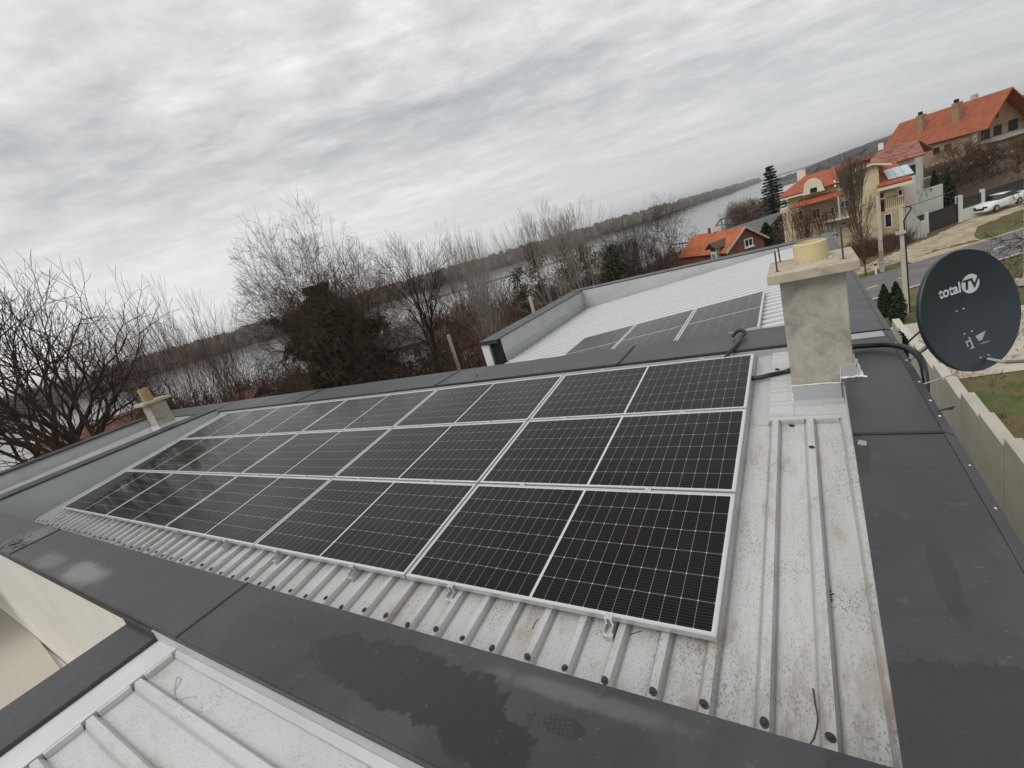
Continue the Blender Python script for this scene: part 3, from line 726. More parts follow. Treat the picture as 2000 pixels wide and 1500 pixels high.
for i, o in enumerate(panels):
    r, c = divmod(i, 5)
    for fx_ in cl_x[r][c]:
        key = r == 0
        if key not in cme:
            q = clamp_mesh(key).build('mounting_clamp', 'alu'); cme[key] = q.data
        else: q = bpy.data.objects.new('mounting_clamp', cme[key]); COL.objects.link(q)
        q.parent = o; q.location = (PL * fx_ + R.uniform(-.03, .03), -.001 if r == 0 else -.0005, 0)
    if r == 2:
        for fx_ in (.24, .77):
            q = bpy.data.objects.new('mounting_clamp', cme[True]); COL.objects.link(q); q.parent = o
            q.location = (PL * fx_, PWD + .001, 0); q.rotation_euler = (0, 0, PI)
        
# three panels on the rear roof, laid with their long side up the picture
fp = make_panel('cells_far')
Rm = Matrix(((.996, -.020, -.091), (.020, 1.0, -.003), (.091, .001, .996)))
Zr = Matrix.Rotation(PI / 2, 3, 'Z')
for k in range(3):
    o = fp if k == 0 else copy_thing(fp)
    p = Vector((-.077, 6.435, .317)) + Rm @ Vector((-1.052 * k, -2.094, 0))
    o.matrix_world = Matrix.Translation(p) @ (Rm @ Zr).to_4x4()
    tag(o, ['grey solar panel on the white rear roof, the one nearest the chimney', 'grey solar panel on the white rear roof between two others', 'grey solar panel on the white rear roof, half hidden at the left end'][k], 'solar panel', 'solar panels on the white rear roof')
    mb = MB(); mb.box((.3, .1, -.085), (.36, .9, -.036)); mb.box((1.7, .1, -.085), (1.76, .9, -.036)); q = mb.build('rail', 'alu'); q.parent = o

# ------------------------------------------------------------------ cables
def smooth(pts, n=8):
    P = [Vector(p) for p in pts]; out = []
    for i in range(len(P) - 1):
        p0, p1, p2, p3 = P[max(i - 1, 0)], P[i], P[i + 1], P[min(i + 2, len(P) - 1)]
        for k in range(n):
            t = k / n; out.append(.5 * ((2 * p1) + (-p0 + p2) * t + (2 * p0 - 5 * p1 + 4 * p2 - p3) * t * t + (-p0 + 3 * p1 - 3 * p2 + p3) * t ** 3))
    out.append(P[-1]); return out
def hose(name, pts, r, label, cat, mt='darkpipe', ring=True):
    pts = smooth(pts, 14); mb = MB()
    mb.tube(pts, [r * (1 + (.05 if i % 2 else -.05) * ring) for i in range(len(pts))], 10)
    return tag(mb.build(name, mt, None, True), label, cat)
hose('cable_hose', [onz(1412, 706, .33), onz(1428, 684, .400), onz(1446, 661, .412), onz(1455, 650, .43), onz(1447, 645, .455), onz(1436, 650, .44), onz(1431, 657, .41)], .019, 'black cable hose hooked over the back coping to the rear panels', 'cable')
a = onz(1440, 734, .30); 
hose('cable_hose', [roof(-.18, 2.78, -.06), roof(0.02, 2.74, -.055), roof(.145, 2.76, -.045), roof(.26, 2.80, -.048), (.36, 2.78, .33), (.52, 2.80, .415), (.72, 2.86, .420), (.88, 2.87, .415), (1.00, 2.80, .425), (1.085, 2.66, .43), (1.135, 2.50, .40), (1.140, 2.36, .30), (1.125, 2.28, .12), (1.115, 2.26, -.4)], .022, 'thick black hose running behind the chimney and over the right coping', 'cable')
DBK = DC_ = Vector((1.51, 2.95, .58)) + Vector((-.64, .77, 0)) * .10 + Vector((0, 0, -.40))
hose('thin_cable', [(1.10, 2.16, .33), onz(1830, 741, .24), onz(1850, 735, .17), onz(1868, 727, .12), tuple(DBK)], .0045, 'thin pale cable hanging from the dish to the right coping', 'cable', 'flash2', False)

# ------------------------------------------------------------------ satellite dish
DC = Vector((1.51, 2.95, .58)); az_, el_ = math.radians(40), math.radians(12)
dr = Vector((math.cos(az_), math.sin(az_), 0)); dn = Vector((math.sin(az_) * math.cos(el_), -math.cos(az_) * math.cos(el_), math.sin(el_))); du = dn.cross(dr)
if du.z < 0: du = -du
DMt = Matrix((dr, du, dn)).transposed().to_4x4(); DMt.translation = DC
dish = bpy.data.objects.new('satellite_dish', None); COL.objects.link(dish); dish['rot'] = 1; dish.matrix_world = DMt
tag(dish, 'dark blue grey satellite dish with white lettering fixed outside the right coping', 'satellite dish')
mt, t, b = new_mat('dish_paint'); co = obj_co(t)
t.set(b.inputs['Base Color'], t.ramp(t.noise(co, 3, 4, .6), [(.3, (.018, .029, .039)), (.7, (.024, .036, .047))])); t.set(b.inputs['Roughness'], .38); M['dish'] = mt
M['logo'] = plain('pale_print', (.62, .66, .70), .6, 0, .05, 10)
M['logodim'] = plain('faded_print', (.38, .42, .45), .7, 0, .2, 30)
DW, DH, DD = .42, .46, .062
def dz(x, y): return DD * ((x / DW) ** 2 + (y / DH) ** 2) - DD
mb = MB(); nr, na = 14, 72
for i in range(nr + 1):
    q = i / nr
    for k in range(na):
        a = 2 * PI * k / na; x, y = DW * q * math.cos(a), DH * q * math.sin(a); mb.v.append((x, y, dz(x, y)))
for i in range(nr):
    for k in range(na): mb.f.append((i * na + k, i * na + (k + 1) % na, (i + 1) * na + (k + 1) % na, (i + 1) * na + k) if i else (k, na + (k + 1) % na, na + k))
mb.build('reflector', 'dish', dish, True)
mb = MB()          # rolled rim and back shell
for k in range(na):
    a0, a1 = 2 * PI * k / na, 2 * PI * (k + 1) / na
    def E_(a, s_, z): return (DW * s_ * math.cos(a), DH * s_ * math.sin(a), z)
    for (s0, z0), (s1, z1) in (((1, 0), (1.012, .003)), ((1.012, .003), (1.022, -.004)), ((1.022, -.004), (1.020, -.030)), ((1.020, -.030), (.99, -.034)), ((.99, -.034), (.5, -.075)), ((.5, -.075), (.02, -.09))):
        mb.quad(E_(a0, s0, z0), E_(a0, s1, z1), E_(a1, s1, z1), E_(a1, s0, z0))
mb.build('rim', 'dish', dish, True)
def text_mesh(name, txt, size, x, y, mt, lift=.002, bold=0.0, shear=0.0, rot=0.0, parent=dish):
    cu = bpy.data.curves.new(name, 'FONT'); cu.body = txt; cu.size = size; cu.offset = bold; cu.shear = shear; cu.resolution_u = 4
    tmp = bpy.data.objects.new('tmp', cu); me = bpy.data.meshes.new_from_object(tmp)
    bpy.data.objects.remove(tmp); bpy.data.curves.remove(cu)
    cr, sr = math.cos(rot), math.sin(rot)
    for v in me.vertices:
        vx, vy = v.co.x * cr - v.co.y * sr + x, v.co.x * sr + v.co.y * cr + y
        v.co = (vx, vy, dz(vx, vy) + lift)
    me.materials.clear(); me.materials.append(M[mt]); me.name = name
    o = bpy.data.objects.new(name, me); COL.objects.link(o); o.parent = parent; return o
text_mesh('lettering', 'total', .112, -.185, .152, 'logo', .003, .0032, 0)
mb = MB(); q = []
cxl, cyl_, rl = .103, .190, .073
for k in range(33):
    for rr in (0, .34, .67, 1.0): q.append((cxl + rl * rr * math.cos(2 * PI * k / 32), cyl_ + rl * rr * math.sin(2 * PI * k / 32)))
mb.v = [(x, y, dz(x, y) + .003) for x, y in q]
for k in range(32):
    for j in range(3): mb.f.append((k * 4 + j, k * 4 + j + 1, (k + 1) * 4 + j + 1, (k + 1) * 4 + j))
mb.build('emblem', 'logo', dish)
text_mesh('lettering', 'TV', .104, .037, .155, 'dish', .0055, .0035, .12)
text_mesh('lettering', 'rJ', .094, -.066, -.268, 'logodim', .003, .002, 0)
mb = MB(); V3 = lambda x, y: (x, y, dz(x, y) + .003)
mb.quad(V3(-.055, -.292), V3(.0, -.292), V3(.0, -.288), V3(-.055, -.288))
mb.quad(V3(.045, -.255), V3(.075, -.255), V3(.13, -.195), V3(.035, -.212)); mb.build('emblem', 'logodim', dish)
text_mesh('lettering', 'antene', .026, .05, -.285, 'logodim', .003, .0, 0)
for (x, y) in ((-.052, .018), (.012, .018), (-.045, -.168), (.022, -.168), (.0, -.375), (.070, -.375)):
    mb = MB(); mb.cyl((x, y, dz(x, y) - .002), (x, y, dz(x, y) + .006), .0065, 10); mb.build('bolt', 'alu', dish)
mb = MB()          # feed arm from the lower rim out in front
armv = [Vector((.04, -.40, dz(.04, -.40) + .012)), Vector((.05, -.43, .10)), Vector((.06, -.42, .42))]
for a, c in zip(armv, armv[1:]): mb.tube([a, c], .013, 4)
mb.build('feed_arm', 'steel', dish)
mb = MB(); mb.cyl((.06, -.40, .40), (.06, -.385, .33), .03, 16); mb.cyl((.06, -.41, .46), (.06, -.40, .40), .02, 12); mb.build('feed_horn', 'flash2', dish)
DI = DMt.inverted()
mb = MB(); pa = DI @ Vector((1.095, 2.66, .33)); pb = Vector((-.06, -.10, -.10))
mb.tube([pa, pb], .018, 6); mb.box((-.09, -.20, -.12), (.05, .05, -.085)); mb.build('mount_arm', 'steel', dish)
mb = MB(); mb.tube([DI @ Vector((1.10, 3.05, .30)), Vector((-.12, .05, -.09))], .007, 6)
for yy in (2.98, 3.06, 3.14): mb.tube([DI @ Vector((1.13, yy, .12)), DI @ Vector((1.13, yy, .40)), DI @ Vector((1.10, yy, .42))], .009, 6)
mb.build('wall_bracket', 'black', dish)

# ------------------------------------------------------------------ trees
M['bark_dark'] = plain('dark_bark', (.055, .039, .030), .95, 0, .25, 5, 0, .1)
M['bark_brown'] = plain('brown_bark', (.125, .080, .058), .95, 0, .3, 4, 0, .1)
M['bark_ivy'] = plain('ivy_tree_bark', (.095, .066, .049), .95, 0, .3, 4, 0, .1)
M['bark_mid'] = plain('grey_brown_bark', (.14, .102, .078), .95, 0, .25, 4, 0, .1)
M['bark_pale'] = plain('pale_grey_bark', (.30, .27, .235), .9, 0, .25, 4, 0, .1)
M['ivy'] = island('ivy_leaves', [(.012, .022, .008), (.020, .042, .013), (.032, .062, .018), (.050, .080, .028)], .6, .3)
M['spruce'] = island('spruce_needles', [(.020, .036, .032), (.034, .056, .050), (.050, .075, .068)], .8)
M['pine'] = island('pine_needles', [(.022, .030, .014), (.04, .05, .022), (.06, .07, .032)], .8)
M['thuja'] = island('cypress_leaves', [(.014, .024, .012), (.026, .042, .018), (.04, .06, .026)], .8)
M['brush'] = island('brushwood', [(.060, .040, .032), (.085, .055, .043), (.115, .070, .054), (.15, .105, .08), (.11, .052, .04)], .95, .05)
M['farwood'] = island('leafless_wood', [(.105, .086, .068), (.125, .102, .080), (.145, .118, .092)], .95, .05)
M['hillwood'] = island('hill_wood', [(.085, .083, .085), (.10, .096, .096), (.118, .112, .108)], .95, .05)

def tri_tube(mb, pts, rads):
    n = len(pts); o = len(mb.v)
    for i, p in enumerate(pts):
        d = pts[min(i + 1, n - 1)] - pts[max(i - 1, 0)]
        a = Vector((d.y, -d.x, 0)) if abs(d.x) + abs(d.y) > 1e-6 else Vector((1, 0, 0))
        a.normalize(); b_ = d.cross(a); b_.normalize()
        for k in range(3):
            t = 2.0944 * k; q = p + (a * math.cos(t) + b_ * math.sin(t)) * rads[i]
            mb.v.append((q.x, q.y, q.z))
    for i in range(n - 1):
        for k in range(3):
            mb.f.append((o + i * 3 + k, o + i * 3 + (k + 1) % 3, o + i * 3 + 3 + (k + 1) % 3, o + i * 3 + 3 + k))
def fork(mb, rr, p, d, L, rad, lev, S):
    """a limb that bends a little, then forks; side shoots on the way"""
    nseg = 3 if lev < 4 else 2
    pts = [p]; rads = [rad]; q = p; dd = d; end = rad * .82; wd = S['wander']; up = S['up']
    for i in range(nseg):
        dd = (dd + Vector((rr.gauss(0, wd), rr.gauss(0, wd), rr.gauss(0, wd) + up))).normalized()
        q = q + dd * (L / nseg); pts.append(q); rads.append(rad + (end - rad) * (i + 1) / nseg)
    last = lev >= S['depth']
    if last: rads[-1] = rad * .4
    tri_tube(mb, pts, [max(S['rmin'], x) for x in rads])
    if last: return
    n = 3 if rr.random() < S['three'] else 2
    th0 = rr.uniform(0, 2 * PI); e1 = dd.orthogonal().normalized(); e2 = dd.cross(e1); lo, hi = S['ang']
    for k in range(n):
        th = th0 + 2 * PI * k / n + rr.uniform(-.5, .5); an = rr.uniform(lo, hi) * (1 if k else .75)
        nd = dd * math.cos(an) + (e1 * math.cos(th) + e2 * math.sin(th)) * math.sin(an)
        fork(mb, rr, q, nd.normalized(), L * rr.uniform(*S['lr']), max(S['rmin'], end * rr.uniform(*S.get('rr', (.62, .80)))), lev + 1, S)
    if rr.random() < S['lat']:
        i = rr.randint(1, nseg - 1) if nseg > 1 else 0; ax = (pts[i + 1] - pts[i]).normalized(); e1 = ax.orthogonal().normalized(); e2 = ax.cross(e1); th = rr.uniform(0, 2 * PI); an = rr.uniform(.6, 1.1)
        nd = ax * math.cos(an) + (e1 * math.cos(th) + e2 * math.sin(th)) * math.sin(an)
        fork(mb, rr, pts[i], nd.normalized(), L * .62, max(S['rmin'], rads[i] * .5), min(S['depth'], lev + 2), S)
BROAD = dict(depth=8, ang=(.30, .66), up=.025, wander=.11, three=.28, lat=.50, lr=(.74, .94), trunk=.30, L0=.16, limbs=4, rmin=.0065)
UPR = dict(depth=6, ang=(.16, .40), up=.07, wander=.08, three=.30, lat=.45, lr=(.76, .96), trunk=.28, L0=.17, limbs=3, rmin=.0065)
def S_(base, **k): d = dict(base); d.update(k); return d
def tree(name, label, x, y, z0, z1, mt, seed, S=BROAD, stems=1, r0=.2, lean=(0, 0), cat='tree', group='trees behind the roofs', width=None, stem_spread=.18):
    rr = random.Random(seed); H = z1 - z0
    root = thing(name, label, cat, (x, y, z0), group)
    mb = MB(); tb = MB()
    for s_ in range(stems):
        d = Vector((lean[0] + rr.uniform(-1, 1) * stem_spread * (stems > 1), lean[1] + rr.uniform(-1, 1) * stem_spread * (stems > 1), 1)).normalized()
        p = Vector((x + rr.uniform(-.3, .3) * (stems > 1), y + rr.uniform(-.3, .3) * (stems > 1), z0 - .3))
        L = H * S['trunk'] * rr.uniform(.8, 1.15); rad = r0 * rr.uniform(.8, 1.1); pts = [p]
        for i in range(5):
            d = (d + Vector((rr.gauss(0, .05), rr.gauss(0, .05), .02))).normalized(); pts.append(pts[-1] + d * L / 5)
        tb.tube(pts, [rad * (1.15 - .4 * i / 5) for i in range(6)], 8)
        n = S['limbs']
        for k in range(n + S.get('extra', 1)):
            top = k < n
            bp = pts[-1] if top else pts[rr.randint(3, 4)]
            e1 = d.orthogonal().normalized(); e2 = d.cross(e1); th = 2 * PI * k / n + rr.uniform(-.5, .5); an = rr.uniform(*S['ang']) * (1.15 if top else 2.0)
            if k == 0: an *= .3
            nd = d * math.cos(an) + (e1 * math.cos(th) + e2 * math.sin(th)) * math.sin(an)
            fork(mb, rr, bp, nd.normalized(), H * S['L0'] * rr.uniform(.85, 1.15), rad * (.62 if top else .42), 1 if top else 2, S)
    # fit the crown to the wanted height and breadth
    hs = sorted(v[2] for v in mb.v); top = hs[int(len(hs) * .998)]; k = (z1 - z0) / max(.1, top - z0)
    sm = mb.v[::7]
    kx = min(1.0, k) if width is None else width / max(.05, sorted(math.hypot(v[0] - x, v[1] - y) for v in sm)[int(len(sm) * .97)])
    kx = max(.6 * k, min(1.7 * k, kx))
    f = lambda v: (x + (v[0] - x) * kx, y + (v[1] - y) * kx, z0 + (v[2] - z0) * k)
    mb.v = [f(v) for v in mb.v]; tb.v = [f(v) for v in tb.v]
    mb.build('crown', mt, root); tb.build('trunk', mt, root, True)
    return root
def leafcloud(mb, rr, n, fn, size):
    for _ in range(n):
        c = fn(); a = Vector((rr.gauss(0, 1), rr.gauss(0, 1), rr.gauss(0, 1))).normalized(); e = a.orthogonal().normalized(); g = a.cross(e)
        s_ = size * rr.uniform(.6, 1.4); mb.quad(c - e * s_ - g * s_ * .3, c + g * s_ * .8, c + e * s_ - g * s_ * .3, c - g * s_ * .9)
def xy(px, py, d): p = at(px, py, d); return p.x, p.y
def ztop(px, py, d): return at(px, py, d).z

BR_L1 = S_(BROAD, depth=8, trunk=.44, L0=.13, limbs=3, extra=1, ang=(.28, .70), up=.012, wander=.13, rr=(.66, .84), three=.08, lat=.30, rmin=.0062)
x, y = xy(70, 740, 20); tree('broad_tree', 'large dark leafless tree with crooked limbs at the left edge of the picture', x, y, -6.6, ztop(75, 512, 20), 'bark_dark', 11, BR_L1, 2, .30, (.0, .0), width=3.7)
x, y = xy(10, 800, 22); tree('broad_tree', 'dark leafless tree cut by the left picture edge, limbs sweeping right', x, y, -6.6, ztop(-60, 560, 22), 'bark_dark', 5, S_(BR_L1, depth=7), 1, .17, (-.02, .02), width=3.4)
x, y = xy(280, 740, 25); tree('slender_tree', 'thin brown leafless tree with upswept branches right of the large dark tree', x, y, -6.8, ztop(255, 590, 25), 'bark_brown', 21, UPR, 3, .08, (0, 0), width=1.6)
x, y = xy(335, 740, 24); tree('slender_tree', 'taller thin brown leafless tree behind the small chimney', x, y, -6.8, ztop(318, 548, 24), 'bark_brown', 24, UPR, 3, .085, (0, 0), width=2.1)
x, y = xy(405, 720, 28); tree('slender_tree', 'small brown leafless tree between the small chimney and the ivy tree', x, y, -7, ztop(385, 615, 28), 'bark_brown', 27, UPR, 3, .07, (0, 0), width=1.2)
x, y = xy(432, 760, 21); tree('thicket_tree', 'low dark scrubby leafless tree against the river, left of the ivy tree', x, y, -6.8, ztop(425, 675, 21), 'bark_dark', 29, S_(BROAD, depth=6, trunk=.1, L0=.2), 4, .07, (0, 0), stem_spread=.3, width=1.5)
# the ivy-clad tree
d_ = 25; x, y = xy(668, 690, d_); zt = ztop(612, 437, d_)
iv = tree('ivy_tree', 'big round leafless tree whose trunk and lower limbs are smothered in dark ivy', x, y, -6.8, zt, 'bark_ivy', 42, S_(BROAD, depth=9, trunk=.34, limbs=6, extra=4, ang=(.30, .72), up=.004, wander=.14, rmin=.006), 2, .26, (0, 0), width=3.5)
rr = random.Random(4); mb = MB(); Hh = zt + 6.8
def ivy_p():
    h = rr.random() ** 1.1; z = -6.8 + Hh * .78 * h
    wv = (2.9 - 1.7 * max(0, h - .35) / .65) * (1 - .75 * max(0, h - .55)) * (1 + .3 * math.sin(z * 1.7) + .2 * math.sin(z * 4.1))
    a = rr.uniform(0, 2 * PI); q = wv * rr.random() ** .33 * (1 + .25 * math.sin(a * 3 + z))
    return Vector((x + q * math.cos(a), y + q * math.sin(a), z))
leafcloud(mb, rr, 15000, ivy_p, .12)
for k in range(9):      # ivy creeping along limbs
    a = rr.uniform(0, 2 * PI); b0 = Vector((x, y, -6.8 + Hh * rr.uniform(.42, .62))); e0 = b0 + Vector((math.cos(a) * 2.6, math.sin(a) * 2.6, rr.uniform(.6, 2.2)))
    def lim(): f = rr.random(); return b0.lerp(e0, f) + Vector((rr.gauss(0, .26), rr.gauss(0, .26), rr.gauss(0, .26))) * (1.1 - .7 * f)
    leafcloud(mb, rr, 260, lim, .10)
mb.build('ivy', 'ivy', iv)
d_ = 27; x, y = xy(835, 680, d_)
t2 = tree('forked_tree', 'tall dark leafless tree in front of the white house, ivy on its lower trunk', x, y, -7, ztop(800, 455, d_), 'bark_dark', 63, S_(BROAD, depth=7, trunk=.50, L0=.14, ang=(.22, .52), rmin=.007), 1, .2, (0, 0), width=2.5)
mb = MB()
def iv2():
    z = rr.uniform(-7, -2.2); q = .85 * rr.random() ** .5 * (1 + .4 * math.sin(z * 2.3)); a = rr.uniform(0, 2 * PI); return Vector((x + q * math.cos(a), y + q * math.sin(a), z))
leafcloud(mb, rr, 1500, iv2, .085); mb.build('ivy', 'ivy', t2)
x, y = xy(765, 660, 33); tree('slender_tree', 'thin leafless tree squeezed between the ivy tree and the forked dark tree', x, y, -7.6, ztop(752, 480, 33), 'bark_brown', 66, UPR, 2, .1, (0, 0), width=1.2)
PALE = S_(UPR, depth=6, trunk=.22, L0=.16, ang=(.12, .32), rmin=.009)
for i, (bx0, by0, tx, ty, d_, lab) in enumerate(((955, 640, 930, 432, 30, 'pale leafless poplar, tallest of the thin pair left of the white rear roof'), (905, 640, 868, 470, 31, 'thin pale leafless poplar next to the forked dark tree'), (978, 620, 955, 470, 32, 'thin pale poplar standing closest to the hollow parapet end'))):
    x, y = xy(bx0, by0, d_); tree('poplar_tree', lab, x, y, -8, ztop(tx, ty, d_), 'bark_pale' if i != 1 else 'bark_mid', 70 + i, PALE, 2, .085, (0, 0), width=(1.5, 1.1, 1.0)[i])
x, y = xy(1098, 545, 30); tree('birch_tree', 'pale leafless tree leaning left with a fanned crown behind the rear parapet', x, y, -8, ztop(1042, 392, 30), 'bark_pale', 81, S_(PALE, depth=7, trunk=.30, ang=(.18, .42), limbs=4), 1, .17, (-.16, -.05), width=1.7)
x, y = xy(1138, 520, 31); tree('birch_tree', 'pale leafless tree with an upright forked trunk behind the rear parapet corner', x, y, -8, ztop(1118, 392, 31), 'bark_pale', 85, S_(PALE, depth=7, trunk=.36, ang=(.16, .40)), 1, .13, (0, 0), width=1.4)
d_ = 46; x, y = xy(1298, 480, d_); tree('round_tree', 'leafless round headed tree with twisted limbs left of the orange roofed cottage', x, y, -8.5, ztop(1285, 383, d_), 'bark_dark', 90, S_(BROAD, depth=8, trunk=.42, ang=(.35, .75), up=-.01, rmin=.010), 1, .19, (0, 0), width=2.9)
for i, (px_0, ty, d_, lab) in enumerate(((1195, 445, 60, 'spindly leafless tree against the water beside the dark evergreens'), (1225, 440, 66, 'thin bare tree at the river edge right of the dark evergreens'), (1455, 388, 95, 'grey leafless bush tree on the bank left of the blue spruce'), (1432, 398, 95, 'small grey leafless bush tree above the dark barn roof'), (1478, 384, 96, 'grey leafless bush tree closest to the blue spruce'))):
    x, y = xy(px_0, ty + 40, d_); tree('bank_tree', lab, x, y, terrain(x, y) - .2, ztop(px_0 - 8, ty, d_), 'bark_mid' if i > 1 else 'bark_dark', 100 + i, S_(BROAD, depth=7, trunk=.12, L0=.2, rmin=.014), 3, .09, (0, 0), stem_spread=.4, width=(1.2, 1.0, 2.4, 1.8, 2.2)[i])
# evergreens
def conifer(name, label, x, y, z0, z1, wid, mt, seed, n=2600, size=.11, dense=1.0, group='evergreens'):
    rr = random.Random(seed); H = z1 - z0; root = thing(name, label, 'tree', (x, y, z0), group)
    tb = MB(); tb.tube([(x, y, z0 - .3), (x, y, z0 + H * .95)], [.016 * H + .04, .02], 8); tb.build('trunk', 'bark_brown', root)
    mb = MB(); whorl = int(H * 2.6)
    for k in range(whorl):
        f = .07 + .93 * k / whorl; zc = z0 + H * f; Lw = wid * (1 - f) ** .8 * rr.uniform(.75, 1.15) + .12
        for j in range(9):
            a = 2 * PI * (j + rr.random() * .7) / 9; Lb = Lw * rr.uniform(.7, 1.1); nn = max(4, int(n / whorl / 9))
            for q in range(nn):
                u = rr.random() ** .7; dz_ = -.30 * Lb * u + .22 * Lb * u * u
                c = Vector((x + math.cos(a) * Lb * u + rr.gauss(0, .06), y + math.sin(a) * Lb * u + rr.gauss(0, .06), zc + dz_ + rr.gauss(0, .05)))
                dv = Vector((math.cos(a), math.sin(a), -.25)); sd_ = Vector((-math.sin(a), math.cos(a), rr.uniform(-.4, .4)))
                s_ = size * rr.uniform(.7, 1.5); mb.quad(c - sd_ * s_, c + dv * s_ * .8, c + sd_ * s_, c - dv * s_)
    mb.build('foliage', mt, root); return root
d_ = 78; x, y = xy(1515, 430, d_); conifer('blue_spruce', 'blue grey spruce standing left of the yellow villa', x, y, -9, ztop(1499, 322, d_), 3.9, 'spruce', 3, 4200, .22)
def pine(name, label, x, y, z0, z1, wid, seed, group='evergreens'):
    rr = random.Random(seed); H = z1 - z0; root = thing(name, label, 'tree', (x, y, z0), group)
    tb = MB(); top = Vector((x + rr.gauss(0, .3), y + rr.gauss(0, .3), z1 - .3)); base = Vector((x, y, z0 - .3)); tb.tube([base, base.lerp(top, .5) + Vector((rr.gauss(0, .2), rr.gauss(0, .2), 0)), top], [.16, .11, .03], 8); mb = MB()
    for k in range(46):
        f = .22 + .78 * rr.random() ** .8; c0 = base.lerp(top, f); a = rr.uniform(0, 2 * PI); L = wid * (1.05 - f) ** .55 * rr.uniform(.35, 1.15)
        e = c0 + Vector((math.cos(a) * L, math.sin(a) * L, L * rr.uniform(-.15, .55))); tb.tube([c0, e], [.035, .012], 4); q = rr.uniform(.22, .50)
        def fn():
            u = rr.random() ** .6; p = c0.lerp(e, u); return p + Vector((rr.gauss(0, q), rr.gauss(0, q), rr.gauss(0, q * .7))) * (.35 + .65 * u)
        leafcloud(mb, rr, 75, fn, .075)
    tb.build('trunk', 'bark_brown', root); mb.build('foliage', 'pine', root); return root
for i, (pxx, ty, d_, wid, lab) in enumerate(((1058, 468, 40, 2.2, 'dark pine behind the leaning pale tree'), (1112, 455, 42, 2.6, 'dark bushy pine between the two pale trees'), (1148, 470, 41, 2.0, 'dark pine behind the upright pale tree'), (1188, 478, 39, 2.3, 'dark green pine right of the pale trees'), (1215, 490, 40, 2.0, 'low dark green pine left of the round headed tree'), (1018, 520, 37, 1.5, 'small dark pine in front of the sandbank'))):
    x, y = xy(pxx, ty + 60, d_); pine('pine_tree', lab, x, y, -9, ztop(pxx - 6, ty, d_), wid, 40 + i)
def shrub(name, label, x, y, z0, h, wid, mt, seed, n=900, size=.06, group=None):
    rr = random.Random(seed); root = thing(name, label, 'shrub', (x, y, z0), group); mb = MB()
    def fn():
        f = rr.random(); q = wid * math.sin(PI * min(1, .12 + f * .88)) ** .7 * rr.random() ** .4 * (1 - .45 * f); a = rr.uniform(0, 2 * PI); return Vector((x + q * math.cos(a), y + q * math.sin(a), z0 + h * f))
    leafcloud(mb, rr, n, fn, size); mb.build('foliage', mt, root)
    mb = MB(); mb.tube([(x, y, z0 - .2), (x, y, z0 + h * .8)], [.05, .02], 6); mb.build('trunk', 'bark_brown', root); return root
q = at(1728, 592, 33.5); shrub('thuja_shrub', 'dark green thuja by the road, the left and smaller of the pair', q.x, q.y, GZ, 1.9, .42, 'thuja', 1, 1300, .07, 'thujas by the road')
q = at(1752, 605, 32.0); shrub('thuja_shrub', 'dark green thuja right beside the utility pole', q.x, q.y, GZ, 2.3, .50, 'thuja', 2, 1500, .07, 'thujas by the road')

